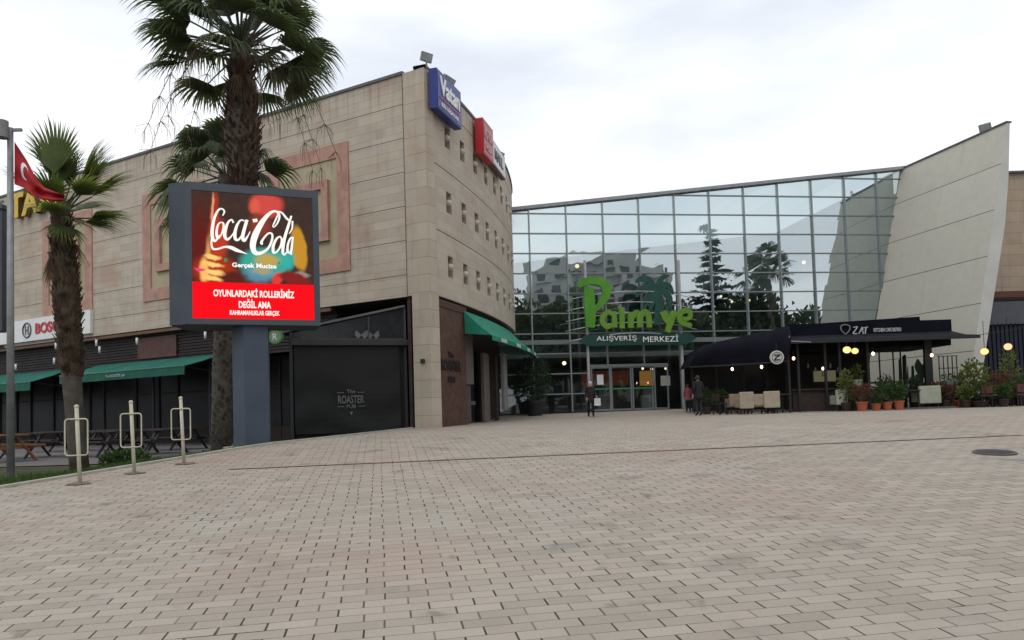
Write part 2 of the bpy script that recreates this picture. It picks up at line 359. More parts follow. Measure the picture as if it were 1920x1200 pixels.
# ------------------------------------------------------------------ left mall building
ZT, ZB = 11.4, 3.92
A = onZ(795, 123, ZT); Bf = onZ(200, 307, ZT); U = Vector((Bf.x-A.x, Bf.y-A.y, 0)).normalized(); NW = Vector((-U.y, U.x, 0));
if NW.dot(-A) < 0: NW = -NW
A0 = Vector((A.x, A.y, 0))
def wp(t, z, o=0): return A0 + U*t + NW*o + Vector((0, 0, z))
def wt(px, py):   # pixel -> (t, z) on the front wall
    p = onPlane(px, py, A0, NW); return (p-A0).dot(U), p.z
mall = thing('shopping_mall', 'beige travertine mall block with curved corner facade and small square niches', 'building', (A.x, A.y, -.4))
TE = 0.0
TE = wt(-190, 450)[0]
def wallbox(m, t0, t1, z0, z1, o0, o1):
    P = lambda t, z, o: wp(t, z, o)
    for o, fl in ((o1, 0), (o0, 1)):
        pts = [P(t0, z0, o), P(t1, z0, o), P(t1, z1, o), P(t0, z1, o)]; uv = [(t0, z0), (t1, z0), (t1, z1), (t0, z1)]
        if not fl: pts, uv = pts[::-1], uv[::-1]
        m.face(pts, uv)
    m.face([P(t0, z1, o0), P(t0, z1, o1), P(t1, z1, o1), P(t1, z1, o0)], [(t0, z1)]*4)
    m.face([P(t0, z0, o0), P(t1, z0, o0), P(t1, z0, o1), P(t0, z0, o1)], [(t0, z0)]*4)
    m.face([P(t0, z0, o0), P(t0, z0, o1), P(t0, z1, o1), P(t0, z1, o0)], [(0, z0), (abs(o1-o0), z0), (abs(o1-o0), z1), (0, z1)])
    m.face([P(t1, z0, o0), P(t1, z1, o0), P(t1, z1, o1), P(t1, z0, o1)], [(0, z0), (0, z1), (abs(o1-o0), z1), (abs(o1-o0), z0)])
    return m
tp = wt(761, 400)[0]
wallbox(MB(), tp+.06, TE, ZB, ZT-.06, -.45, -.03).build('front_wall', STONE, mall)
wallbox(MB(), tp, TE, ZT-.06, ZT+.04, -.5, .02).build('coping', COPING, mall)
pier = wallbox(MB(), 0, tp-.02, ZB+.004, ZT-.06, -.45, .03).build('corner_strip', STONE_P, mall)
tc0 = wt(777, 700)[0]
wallbox(MB(), .0, tc0, -.7, ZB, -.5, .03).build('corner_pier', STONE_P, mall)
z1g, z2g = wt(763, 250)[1], wt(765, 370)[1]
wallbox(MB(), tp-.015, tp+.055, z2g, z1g, -.3, -.025).build('dark_joint', COPING, mall)
# square frames of pink marble
def frame(tr, tl, z0, z1):
    w = .52
    f = MB()
    for a in ((tr, tr+w, z0, z1), (tl-w, tl, z0, z1), (tr+w, tl-w, z1-.5, z1), (tr+w, tl-w, z0, z0+.5)): wallbox(f, *a, -.06, .02)
    o = f.build('square_frame', PINK, mall)
    wallbox(MB(), tr+w, tl-w, z0+.5, z1-.5, -.2, -.024).build('frame_panel', CREAM, o)
    a, b, c, d = tr+.9, tl-.9, z0+1.15, z1-1.2
    g = MB(); w2 = .3
    for q in ((a, a+w2, c, d), (b-w2, b, c, d), (a+w2, b-w2, d-w2, d), (a+w2, b-w2, c, c+w2)): wallbox(g, *q, -.05, .1)
    g.build('inner_frame', PINK, o)
trr, zt_ = wt(652, 264); _, zb_ = wt(652, 507)
t3l = wt(85, 420)[0]; t3r = wt(177, 388)[0]; t2l = wt(267, 361)[0]
WF = 3.85
step = (t2l - (trr+WF))
for k in range(4): frame(trr+step*k, trr+step*k+WF, zb_, zt_)
# curved facade
top_px = [(795, 123), (817, 137), (865, 197), (887, 222), (920, 262), (940, 295), (954, 330), (959.5, 357)]
cp = [onZ(x, y, ZT) for x, y in top_px]; cp = [Vector((p.x, p.y)) for p in cp]
# quadratic least squares  x = a + b s + c s^2, s = y - y0, then sampled
y0c = cp[0].y
def fit(ps):
    n = 4; Mx = [[0]*n for _ in range(n)]; vx = [0]*n
    for p in ps:
        s = (p.y-y0c)/15; b = [s**i for i in range(n)]
        for i in range(n):
            vx[i] += b[i]*p.x
            for j in range(n): Mx[i][j] += b[i]*b[j]
    Mx[0][0] += 1000; vx[0] += 1000*cp[0].x
    for i in range(n):
        pv = Mx[i][i]
        for j in range(i+1, n):
            f = Mx[j][i]/pv
            for k in range(n): Mx[j][k] -= f*Mx[i][k]
            vx[j] -= f*vx[i]
    x = [0]*n
    for i in reversed(range(n)): x[i] = (vx[i]-sum(Mx[i][j]*x[j] for j in range(i+1, n)))/Mx[i][i]
    return x
cf = fit(cp); YE = cp[-1].y
def cxy(y):
    s = (y-y0c)/15; return sum(c*s**i for i, c in enumerate(cf))
pts = []; y = y0c
while y < YE-.01: pts.append(Vector((cxy(y), y))); y += .1
pts.append(Vector((cxy(YE), YE)))
last = pts[-1]
for k in range(1, 26): pts.append(last + Vector((-.004*k*k*.6, .14*k)))
SL = [0]
for a, b in zip(pts, pts[1:]): SL.append(SL[-1]+(b-a).length)
STOT = SL[-1]
def cs(s, off=0.0):
    s = max(0, min(STOT-1e-4, s))
    import bisect
    i = max(0, min(len(pts)-2, bisect.bisect_right(SL, s)-1)); f = (s-SL[i])/(SL[i+1]-SL[i]); p = pts[i].lerp(pts[i+1], f)
    i2 = min(len(pts)-1, i+6); i1 = max(0, i-5); tg = (pts[i2]-pts[i1]).normalized(); n = Vector((tg.y, -tg.x)); return p + n*off, tg, n
def s_at_px(px, z):   # arc position seen in column px at height z
    best = 0; 
    for k in range(600):
        s = SL[-26]*k/600; p, _, _ = cs(s); v = Vector((p.x, p.y, z)); dd = v.dot(fwd); X = PPX + FPX*v.dot(rgt)/dd
        if X < px: best = s
    return best
def z_at(px, py, s): p, _, _ = cs(s); d = ray(px, py); return d.z*(p.length/math.hypot(d.x, d.y))
rows = [[(839, 258), (868, 284), (893, 309), (911, 329), (926, 348), (940, 368), (951, 386)], [(842, 380), (871, 399), (895, 419), (913, 435), (930, 448), (944, 464), (953, 476)], [(846, 501), (875, 515), (897, 527), (915, 536), (931, 546), (945, 554), (954, 562)]]
def s_at_pixel(px, py):
    z = 7.
    for _ in range(4): s = s_at_px(px, z); z = z_at(px, py, s)
    return s, z
nich = [s_at_pixel(*rows[1][i])[0] for i in range(7)]
ds = (nich[4]-nich[0])/4; ns = [nich[0]+ds*i for i in range(9) if nich[0]+ds*i < SL[-26]+1]
rz = []
for r in rows:
    zs = [z_at(px, py, s) for (px, py), s in zip(r[:4], ns)]; rz.append(sum(zs)/len(zs))
NWD, NHT = .46, .74
sb = sorted(set([0, STOT] + [round(s+d, 4) for s in ns for d in (-NWD/2, NWD/2)] + [round(.45*k, 4) for k in range(int(STOT/.45)+1)]))
sb = [s for i, s in enumerate(sb) if i == 0 or s-sb[i-1] > .02 or any(abs(abs(s-q)-NWD/2) < .001 for q in ns)]
zb = sorted([ZB, ZT-.05] + [z+d for z in rz for d in (-NHT/2, NHT/2)])
m = MB()
def c3(s, z, off=0): p, _, _ = cs(s, off); return Vector((p.x, p.y, z))
for s0, s1 in zip(sb, sb[1:]):
    for z0, z1 in zip(zb, zb[1:]):
        ms, mz = (s0+s1)/2, (z0+z1)/2
        hole = any(abs(ms-s) < NWD/2 for s in ns) and any(abs(mz-z) < NHT/2 for z in rz)
        off = -.42 if hole else 0
        m.face([c3(s0, z0, off), c3(s1, z0, off), c3(s1, z1, off), c3(s0, z1, off)], [(s0, z0), (s1, z0), (s1, z1), (s0, z1)])
for s in ns:
    for z in rz:
        a, b, c, d = s-NWD/2, s+NWD/2, z-NHT/2, z+NHT/2
        for p, q in (((a, c), (a, d)), ((a, d), (b, d)), ((b, d), (b, c)), ((b, c), (a, c))):
            m.face([c3(*p), c3(*p, -.42), c3(*q, -.42), c3(*q)], [(p[0], p[1]), (p[0]+.4, p[1]), (q[0]+.4, q[1]), (q[0], q[1])])
cw = m.build('curved_wall', STONE_C, mall)
m = MB()
for a, b in zip(pts[::6], pts[6::6]): pass
ss = [STOT*k/60 for k in range(61)]
for a, b in zip(ss, ss[1:]):
    P = [c3(a, ZT-.05, .05), c3(b, ZT-.05, .05), c3(b, ZT-.05, -.4), c3(a, ZT-.05, -.4)]; Q = [p+Vector((0, 0, .1)) for p in P]
    m.face([P[0], P[1], Q[1], Q[0]]); m.face(Q); m.face([P[2], P[3], Q[3], Q[2]]); m.face(P[::-1])
m.build('curved_coping', COPING, mall)
# soffit, roof, dark room behind the ground floor
def poly_in(off, n=30): return [cs(STOT*k/n, off)[0] for k in range(n+1)]
ring = [Vector((wp(TE, 0).x, wp(TE, 0).y)), Vector((wp(0.05, 0, -.1).x, wp(0.05, 0, -.1).y))] + poly_in(-.3)[1:] + [Vector((-14, 52)), Vector((wp(TE, 0).x-6, 60))]
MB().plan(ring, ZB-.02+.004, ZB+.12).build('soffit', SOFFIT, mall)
MB().plan(ring, ZT-.35, ZT-.2).build('roof', GREYB, mall)
wallbox(MB(), 4.4, TE, -1.2, ZB-.03, -5.4, -5.2).build('shop_back_wall', DARK, mall)
wallbox(MB(), 4.4, TE, -1.2, -.86, -5.2, -1.6).build('shop_floor', mat('dark_floor', (.06, .055, .05), .7), mall)
# niche windows and globe lamps
GL = mat('niche_glass', (.03, .035, .04), .15)
LM = mat('opal_globe', (.44, .39, .33), .25, .04, spec=.6)
proto = None; ordn = ['first', 'second', 'third', 'fourth', 'fifth', 'sixth', 'seventh', 'eighth', 'ninth']
for ri, z in enumerate(rz):
    for k, s in enumerate(ns):
        p, tg, n = cs(s, -.40); p3 = Vector((p.x, p.y, z)); t3 = Vector((tg.x, tg.y, 0)); n3 = Vector((n.x, n.y, 0))
        wn = MB().box(p3, (NWD-.04, .03, NHT-.04), t3).build('niche_window', GL, mall)
        MB().box(p3+n3*.18, (NWD*.45, .3, .10), t3).box(p3+n3*.05, (.05, .05, NHT-.05), t3).build('cross_bar', STONE_C, wn)
        q, _, _ = cs(s, -.02); loc = Vector((q.x, q.y, z+.0)); rzv = math.atan2(n.y, n.x)
        lab = f'opal globe lamp in the {["top", "middle", "bottom"][ri]} niche row, {ordn[k]} from the building corner'
        if proto is None:
            proto = thing('wall_lamp', lab, 'wall lamp', loc, 'globe lamps in the curved facade niches')
            MB().ball(loc, .125, 14).build('globe', LM, proto, True)
            bm = MB().tube([loc+Vector((-.42, 0, -.02)), loc+Vector((-.12, 0, -.04))], .035); bm.build('bracket', GALV, proto)
            proto.rotation_euler.z = rzv
        else: copy_thing(proto, loc, rzv, lab)
# ground floor of the curved side
def cslab(name, s0, s1, z0, z1, off, m_, par=mall, th=.12, label=None):
    mb = MB(); n = max(1, int((s1-s0)/.5))
    for i in range(n):
        a, b = s0+(s1-s0)*i/n, s0+(s1-s0)*(i+1)/n
        P = [c3(a, z0, off), c3(b, z0, off), c3(b, z1, off), c3(a, z1, off)]; Q = [c3(a, z0, off-th), c3(b, z0, off-th), c3(b, z1, off-th), c3(a, z1, off-th)]
        mb.face(P, [(a, z0), (b, z0), (b, z1), (a, z1)]); mb.face(Q[::-1]); mb.face([P[3], P[2], Q[2], Q[3]]); mb.face([Q[0], Q[1], P[1], P[0]])
        if i == 0: mb.face([Q[0], P[0], P[3], Q[3]])
        if i == n-1: mb.face([P[1], Q[1], Q[2], P[2]])
    o = mb.build(name, m_, par)
    if label: o['label'] = label
    return o
sp = lambda px: s_at_px(px, 1.0)
cslab('ground_floor_wall', .3, STOT-.3, -.8, ZB-.02, -.85, DARKW)
s1, s2 = sp(815), sp(878)
cslab('entrance_panel', sp(806)+.05, s1, -.45, ZB-.06, -.30, DARKW)
pn = cslab('timber_panel', s1, s2, -.42, ZB-.1, -.05, mat('timber_cladding', (.085, .040, .028), .6, .3, 5, .3), th=.5, label='reddish brown timber panel with a dark logo')
cslab('panel_header', s1, s2+.1, ZB-.3, ZB-.06, -.02, REDW, pn, .1)
# dark logo on the timber panel
pp, tg, nn = cs((s1+s2)/2, .0); nn3 = Vector((nn.x, nn.y, 0)); tg3 = Vector((tg.x, tg.y, 0)); LG = mat('dark_logo', (.018, .014, .013), .6)
for body, z, h, wd in (('The', 2.05, .2, .5), ('ROASTER', 1.68, .38, 1.7), ('PUB', 1.2, .22, .6)):
    text('logo_lettering', body, LG, Vector((pp.x, pp.y, z))+nn3*-.03, tg3, (0, 0, 1), h, pn, wd, .02, .01)
px_seq = [(880, 894, GREYB, 1.1, ZB-.4, -.10, 'wall_panel'), (880, 892, mat('taupe_board', (.085, .07, .062), .7), -.3, 1.1, -.2, 'wall_panel'), (915, 925, GREYB, -.3, 2.4, -.15, 'wall_pier'), (937, 941, DARKW, -.3, 2.4, -.15, 'wall_pier'), (946, 953, mat('light_grey_board', (.24, .23, .21), .7), .15, 2.6, -.02, 'wall_panel')]
for a, b, mm, z0, z1, o, nm in px_seq: cslab(nm, sp(a), sp(b), z0, z1, o, mm)
for a, b in ((896, 912), (926, 936)):
    dr = cslab('glass_door', sp(a), sp(b), -.33, 2.5, -.5, mat('door_glass', (.02, .022, .025), .12, .2), th=.05)
    cslab('door_frame', sp(a), sp(a)+.12, -.33, 2.5, -.45, REDW, dr, .08); cslab('door_rail', sp(a)+.12, sp(b), .35, .5, -.46, GREYB, dr, .05)
MB().box(wp(tc0*.45, 1.75, .06), (.14, .06, .14), U).build('intercom', BLACKM, mall)
# ------------------------------------------------------------------ roof and wall signs
def curve_sign(name, label, p0, p1, ztop, zbot, face, side, z_th=.28):
    sA, sB = p0, p1
    a, ta, na = cs(sA, .08); b, tb, nb = cs(sB, .08); d = (b-a).normalized(); n = Vector((d.y, -d.x))
    a3, b3 = Vector((a.x, a.y, 0)), Vector((b.x, b.y, 0)); n3 = Vector((n.x, n.y, 0)); bulge = .03
    t = thing(name, label, 'sign', a3+Vector((0, 0, zbot)))
    MB().plan([a3+n3*bulge, a3+n3*(bulge+z_th), b3+n3*(bulge+z_th), b3+n3*bulge], zbot, ztop).build('sign_box', side, t)
    i = .05; f0 = a3+n3*(bulge+z_th+.012); f1 = b3+n3*(bulge+z_th+.012); dd = (f1-f0).normalized()
    MB().face([f0+dd*i+Vector((0, 0, zbot+i)), f1-dd*i+Vector((0, 0, zbot+i)), f1-dd*i+Vector((0, 0, ztop-i)), f0+dd*i+Vector((0, 0, ztop-i))]).build('sign_face', face, t)
    return t, f0+n3*.004, f1+n3*.004, dd, n3
BLUE = mat('blue_sign_panel', (.02, .05, .25), .35, .08); BLUED = mat('blue_sign_box', (.012, .03, .20), .4, .05)
RED = mat('red_sign_panel', (.42, .07, .075), .4, .1); REDD = mat('red_sign_side', (.42, .012, .02), .4, .05)
WH = mat('white_sign_lettering', (.8, .8, .78), .4, .03)
def zz(px, py, s, off=.5):
    p, _, _ = cs(s, off); d = ray(px, py); return d.z*(p.length/math.hypot(d.x, d.y))
def s_off(px, off, z):
    best = 0
    for k in range(900):
        s = SL[-26]*k/900; p, _, _ = cs(s, off); v = Vector((p.x, p.y, z)); X = PPX + FPX*v.dot(rgt)/v.dot(fwd)
        if X < px: best = s
    return best
sa, sbb = .1, s_off(865, .4, 10.8)
t, f0, f1, dd, n3 = curve_sign('roof_sign', 'blue box sign with white lettering high on the corner of the curved facade', sa, sbb, 11.32, 10.0, BLUE, BLUED)
W = (f1-f0).length; mid = (f0+f1)/2
text('lettering', 'Vatan', WH, mid+Vector((0, 0, 10.84)), dd, (0, 0, 1), .62, t, W*.8, .03, .03)
MB().box(mid+Vector((0, 0, 10.42)), (W*.82, .02, .05), dd).build('red_line', REDD, t)
text('small_lettering', 'BİLGİSAYAR', WH, mid+Vector((0, 0, 10.23)), dd, (0, 0, 1), .17, t, W*.7, .02, .01)
sa, sbb = s_off(888, .05, 10.8), s_off(924, .4, 10.5)
t, f0, f1, dd, n3 = curve_sign('roof_sign', 'red box sign on the curved facade between the blue sign and the white sign', sa, sbb, 11.3, 9.92, RED, REDD, .32)
W = (f1-f0).length; mid = (f0+f1)/2
PINKW = mat('faded_white', (.66, .42, .40), .5)
text('lettering', 'KOTON', PINKW, mid+Vector((0, 0, 10.8)), dd, (0, 0, 1), .42, t, W*.72, .02, .02); text('small_lettering', 'MODA', PINKW, mid+Vector((0, 0, 10.27)), dd, (0, 0, 1), .25, t, W*.5, .02, .01)
t, f0, f1, dd, n3 = curve_sign('roof_sign', 'white box sign farthest round the curved facade past the red sign', sbb+.12, s_off(945, .25, 10.5), 11.1, 10.1, mat('white_panel', (.66, .66, .65), .5), mat('brown_sign_side', (.16, .09, .08), .5), .2)
mid = (f0+f1)/2; text('lettering', 'MALL', mat('black_lettering', (.05, .05, .05), .5), mid+Vector((0, 0, 10.6)), dd, (0, 0, 1), .45, t, 1.5, .02, .02)
# BOSCH sign
ta, za = wt(174, 581); tb_ = wt(20, 605)[0]; zb2 = wt(173, 625)[1]
bs = thing('shop_sign', 'long white fascia sign with red lettering at the foot of the stone wall', 'sign', wp(ta, zb2, .05))
wallbox(MB(), ta, tb_+1.5, zb2, za, -.02, .12).build('sign_board', WHITE, bs)
tm = wt(100, 605)[0]
text('lettering', 'BOSCH', mat('red_lettering', (.45, .015, .03), .4), wp((wt(72, 620)[0]+wt(128, 600)[0])/2, (za+zb2)/2+.02, .125), -U, (0, 0, 1), .5, bs, (wt(72, 620)[0]-wt(128, 600)[0])*1.0, .03, .03)
c = wp(wt(56, 620)[0], (za+zb2)/2, .14); gm = mat('grey_emblem', (.10, .11, .13), .4)
m = MB(); ring_ = [c + (-U)*math.cos(2*math.pi*k/24)*.34 + Vector((0, 0, math.sin(2*math.pi*k/24)*.34)) for k in range(25)]; m.tube(ring_, .035, 6, False)
m.box(c+U*.11, (.05, .03, .42), U).box(c-U*.11, (.05, .03, .42), U).box(c, (.2, .03, .06), U); m.build('emblem', gm, bs)
# TAXI lettering
tx0, tz0 = wt(28, 383); tx1, _ = wt(118, 372)
tt = thing('taxi_sign', 'yellow letters high on the stone wall behind the flagpole', 'sign', wp(tx0, 10, .03))
zc = (wt(60, 358)[1]+wt(60, 405)[1])/2; YEL = mat('yellow_letter', (.62, .40, .02), .4); OCH = mat('ochre_side', (.2, .13, .03), .5)
o = text('lettering', 'TAXI', YEL, wp((tx0+tx1)/2, zc, .22), -U, (0, 0, 1), abs(wt(60, 358)[1]-wt(60, 405)[1]), tt, abs(tx0-tx1), .03, .04)
text('letter_backing', 'TAXI', OCH, wp((tx0+tx1)/2, zc, .02), -U, (0, 0, 1), abs(wt(60, 358)[1]-wt(60, 405)[1]), tt, abs(tx0-tx1), .19, .04)
o = text('lettering', 'E', WH, wp(wt(24, 390)[0], zc-.1, .1), -U, (0, 0, 1), .8, tt, .35, .04, .03)
# roof floodlights
def floodlight(name, label, base, h, aim, size=(.55, .12, .4)):
    base = Vector(base); t = thing(name, label, 'floodlight', base); aim = Vector(aim).normalized()
    MB().tube([base, base+Vector((0, 0, h))], .03).box(base, (.2, .2, .04)).build('mast', GALV, t)
    c = base+Vector((0, 0, h)); x = Vector((0, 0, 1)).cross(aim).normalized(); zax = aim.cross(x)
    MB().box(c, (size[0], size[1], size[2]), x, zax).build('lamp_head', GALV, t, bevel=.015)
    MB().box(c+aim*(size[1]/2+.01), (size[0]*.85, .02, size[2]*.8), x, zax).build('lens', mat('lamp_glass', (.35, .38, .36), .15), t)
p = onY(800, 126, A.y+.4); floodlight('roof_floodlight', 'small floodlight on a mast at the top corner of the mall', (p.x, p.y, ZT+.05), .42, (.5, -.6, -.35), (.42, .1, .3))
q, _, _ = cs(2.0, 0); floodlight('roof_floodlight', 'pale floodlight on the roof edge just above the blue sign', (q.x, q.y, ZT+.05), .25, (.7, -.4, -.5), (.6, .14, .35))
q, _, _ = cs(9.5, 0); floodlight('roof_floodlight', 'tiny floodlight on the roof edge above the white sign', (q.x, q.y, ZT+.05), .15, (.8, -.4, -.5), (.3, .1, .2))
# ------------------------------------------------------------------ left restaurant front
fas = thing('restaurant_front', 'dark slatted restaurant front under the stone wall behind green awnings', 'shop front', wp(8, -.9, 0))
m = MB()
zz0 = ZB-.12
for i in range(11): wallbox(m, 4.3, TE, zz0-.12*i-.09, zz0-.12*i, -.42, -.36-.02*(i % 2))
wallbox(m, 4.3, TE, 2.55, ZB-.05, -.55, -.45)
m.build('slatted_fascia', mat('slat_brown', (.022, .015, .013), .7, .3, 3), fas)
wallbox(MB(), wt(300, 640)[0]-.6, wt(300, 640)[0]+1.9, 2.75, ZB-.3, -.36, -.3).build('red_board', REDW, fas)
wallbox(MB(), 4.3, TE, ZB-.16, ZB-.04, -.3, -.06).build('timber_edge', mat('warm_timber', (.14, .065, .035), .6, .25, 4), fas)
t_ = 4.4; k = 0
while t_ < TE-1.2:
    wd_ = [1.6, 2.4, 1.1, 3.0, 2.0, 1.3][k % 6]
    fr = MB(); wallbox(fr, t_, t_+.09, -.9, 2.55, -1.7, -1.6); wallbox(fr, t_+.09, t_+wd_, -.9, -.25, -1.68, -1.62); wallbox(fr, t_+.09, t_+wd_, 2.42, 2.55, -1.68, -1.62); wallbox(fr, t_+.09, t_+wd_, 1.3, 1.36, -1.68, -1.62)
    fo = fr.build('window_frame', mat('dark_frame', (.022, .017, .014), .7, spec=.2), fas)
    wallbox(MB(), t_+.1, t_+wd_-.01, -.24, 2.41, -1.66, -1.645).build('window_glass', mat('dark_glass', (.010, .010, .011), .35, .4, 1.5, spec=.12), fo); t_ += wd_; k += 1
for tq in (6.1, 11.0, 14.5): MB().tube([wp(tq, -1, -.4), wp(tq, 2.6, -.4)], .06).build('post', BLACKM, fas)
BROWN = mat('dim_lamp', (.25, .2, .16), .5)
def awning(name, label, tA, tB, zt, zf, zv, proj, writing=None):
    t = thing(name, label, 'awning', wp(tA, zv, proj))
    m = MB(); n = 12
    for i in range(n):
        a, b = tA+(tB-tA)*i/n, tA+(tB-tA)*(i+1)/n; sg = lambda x: .035*math.sin((x-tA)/(tB-tA)*math.pi*5)
        P = [wp(a, zt, -.3), wp(b, zt, -.3), wp(b, (zt+zf)/2-.03+sg(b), proj/2-.15), wp(a, (zt+zf)/2-.03+sg(a), proj/2-.15), wp(b, zf, proj), wp(a, zf, proj)]
        m.face([P[0], P[3], P[2], P[1]]); m.face([P[3], P[5], P[4], P[2]])
        d = Vector((0, 0, -.025)); m.face([P[0]+d, P[1]+d, P[2]+d, P[3]+d]); m.face([P[3]+d, P[2]+d, P[4]+d, P[5]+d])
    m.build('canopy', GREENL, t, True)
    m = MB()
    for i in range(24):
        a, b = tA+(tB-tA)*i/24, tA+(tB-tA)*(i+1)/24; o1 = .012*math.sin(a*5); o2 = .012*math.sin(b*5)
        m.face([wp(a, zf-.01, proj), wp(a, zv, proj+.01+o1), wp(b, zv, proj+.01+o2), wp(b, zf-.01, proj)]); m.face([wp(a, zf-.01, proj-.02), wp(b, zf-.01, proj-.02), wp(b, zv, proj-.012+o2), wp(a, zv, proj-.012+o1)])
    va = m.build('valance', DGREEN, t)
    m = MB(); m.span(wp(tA, zf+.02, proj), wp(tB, zf+.02, proj), .04, .05); m.build('front_rail', mat('rail_green', (.05, .2, .14), .5), t)
    for tq in (tA+.1, tB-.1): MB().span(wp(tq, zf, proj-.05), wp(tq, zf-.2, -.35), .04, .04).build('arm', BLACKM, t)
    if writing: text('valance_lettering', writing, mat('worn_white', (.38, .42, .40), .7), wp((tA+tB)/2+.15, (zf+zv)/2-.02, proj+.03), -U, (0, 0, 1), .15, va, 1.25, .01, .0)
t1 = wt(403, 690)[0]; t2 = wt(170, 690)[0]; t3 = wt(122, 700)[0]
awning('awning', 'long green awning with lettered dark valance between the two palm trunks', t1, t2, 2.65, 2.12, 1.80, 1.35, 'The ROASTER pub')
awning('awning', 'green awning at the far left behind the flagpole', t3, TE-.5, 2.62, 1.98, 1.62, 1.5)
for i, (px, py) in enumerate([(109, 649), (106, 677), (185, 643), (191, 656), (261, 640), (389, 629), (34, 688)]):
    tq, zq = wt(px, py); lab = ['white tube pendant just left of the small palm trunk, upper one', 'white tube pendant just left of the small palm trunk, lower one', 'white tube pendant above the left end of the long green awning', 'lower white tube pendant beside another over the long awning', 'white tube pendant above the middle of the long green awning', 'white tube pendant below the left corner of the big screen', 'white tube pendant over the far left awning beside the flagpole'][i]
    pd = thing('pendant_light', lab, 'pendant light', wp(tq, zq-.12, .1), 'white tube pendants under the stone wall')
    MB().tube([wp(tq, zq-.14, .1), wp(tq, zq+.14, .1)], .05, 8).build('tube', WHITE, pd, True); MB().tube([wp(tq, zq+.14, .1), wp(tq, ZB, .1)], .008, 5).build('cord', BLACKM, pd)
# ------------------------------------------------------------------ shed with black roller blind beside the corner pier
zr = 24.75
q1 = onY(764, 806, zr); q0 = onY(549, 812, 23.6)
P1 = Vector((q1.x, q1.y, 0)); P0 = Vector((q0.x, q0.y, 0)); dS = (P0-P1).normalized(); LS = (P0-P1).length; nS = Vector((-dS.y, dS.x, 0)); 
if nS.y > 0: nS = -nS
shed = thing('winter_garden', 'dark lean-to with a lettered black roller blind beside the stone corner pier', 'lean-to', P0+Vector((0, 0, -.5)))
sq = lambda f, z, o=0: P1 + dS*(LS*f) + nS*o + Vector((0, 0, z))
zrr, zrl = onY(764, 574, zr).z, onY(560, 622, 23.7).z
zbt = onY(650, 648, 24.2).z
zbl = lambda f: -.47
bl = MB(); nx, nz = 24, 16
f0_, f1_ = .06, .98
for i in range(nx):
    for j in range(nz):
        def bp_(a, b):
            f = f0_+(f1_-f0_)*a/nx; v = b/nz; z = -.48+(zbt+.48)*v
            return sq(f, z, .05+.03*math.sin(v*14+math.sin(f*6)*2.2)*(1-v)+.05*(1-v)*math.sin(f*3.1))
        bl.face([bp_(i, j), bp_(i, j+1), bp_(i+1, j+1), bp_(i+1, j)])
bd = bl.build('roller_blind', BLIND, shed, True)
MB().span(sq(-.02, zbt+.08, .1), sq(1.0, zbt+.08, .1), .2, .17).build('blind_cassette', mat('cassette_grey', (.035, .035, .037), .5), bd)
LGR = mat('grey_print', (.17, .17, .165), .7)
fm = (onY(657, 745, 24.2)-P1).dot(dS)/LS
for body, py, h, wd in (('The', 734, .12, .28), ('ROASTER', 749, .26, .82), ('PUB', 762, .12, .3)):
    text('blind_lettering', body, LGR, sq(fm, onY(657, py, 24.1).z, .17), -dS, (0, 0, 1), h, bd, wd, .005, .015)
for sx_, py in ((-1, 736), (1, 736), (-1, 762), (1, 762)): c = sq(fm, onY(657, py, 24.1).z, .17) - dS*sx_*.33; MB().box(c, (.22, .006, .02), dS).build('printed_line', LGR, bd)
m = MB(); c = sq(fm, onY(657, 774, 24.1).z, .17); m.prism([c+Vector((0, 0, -.08)), c+dS*.05+Vector((0, 0, .03)), c-dS*.05+Vector((0, 0, .03))], nS*.005); m.build('blind_emblem', LGR, bd)
roofp = [sq(-.0, zrr), sq(1.03, zrl)]
MB().face([sq(0, zbt+.16, -.02), sq(1.0, zbt+.16, -.02), sq(1.0, zrl-.05, -.02), sq(0, zrr-.05, -.02)][::-1]).build('upper_glass', mat('smoked_glass', (.028, .029, .032), .2, .3), shed)
m = MB()
for f in (.0, .33, .66, 1.0): m.span(sq(f, zbt+.1, .03), sq(f, zrr+(zrl-zrr)*f-.05, .03), .05, .05)
m.span(sq(0, zbt+.2, .03), sq(1, zbt+.2, .03), .05, .05); m.build('glazing_bar', mat('bar_grey', (.06, .06, .062), .5), shed)
m = MB(); m.span(sq(-.0, zrr, .05), sq(1.12, zrl-.06, .05), .12, .07); m.build('roof_edge', mat('edge_grey', (.13, .13, .13), .5), shed)
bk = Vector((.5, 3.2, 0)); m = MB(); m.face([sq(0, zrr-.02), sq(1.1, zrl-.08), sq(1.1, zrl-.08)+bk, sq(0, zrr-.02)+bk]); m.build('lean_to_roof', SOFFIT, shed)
MB().span(sq(1.0, -.6), sq(1.0, zrl), .1, .1).build('post', BLACKM, shed); MB().span(sq(.0, -.6, -.05), sq(.0, zrr, -.05), .1, .1).build('post', BLACKM, shed)
m = MB(); m.face([sq(1.0, -.6, -.02), sq(1.0, zrl, -.02), sq(1.0, zrl, -.02)+bk, sq(1.0, -.6, -.02)+bk]); m.build('side_panel', BLIND, shed)
m = MB(); m.face([sq(0.97, -.6, -.1), sq(.97, zbt, -.1), sq(0.0, zbt, -.1), sq(.0, -.6, -.1)]); m.build('inner_screen', DARK, shed)
# pale butterfly decals on the upper glass
cb = onY(688, 628, 24.3)
def wing(c, s): return [c, c+(-dS)*s*.22+Vector((0, 0, .16)), c+(-dS)*s*.26+Vector((0, 0, -.02)), c+(-dS)*s*.12+Vector((0, 0, -.14))]
m = MB()
for dx in (-.18, .2):
    f = (cb-P1).dot(dS)/LS; c = sq(f, cb.z, .04) - dS*dx
    for s_ in (1, -1): m.prism(wing(c, s_*.8), nS*.005)
m.build('window_decal', mat('pale_decal', (.16, .16, .15), .7), shed)
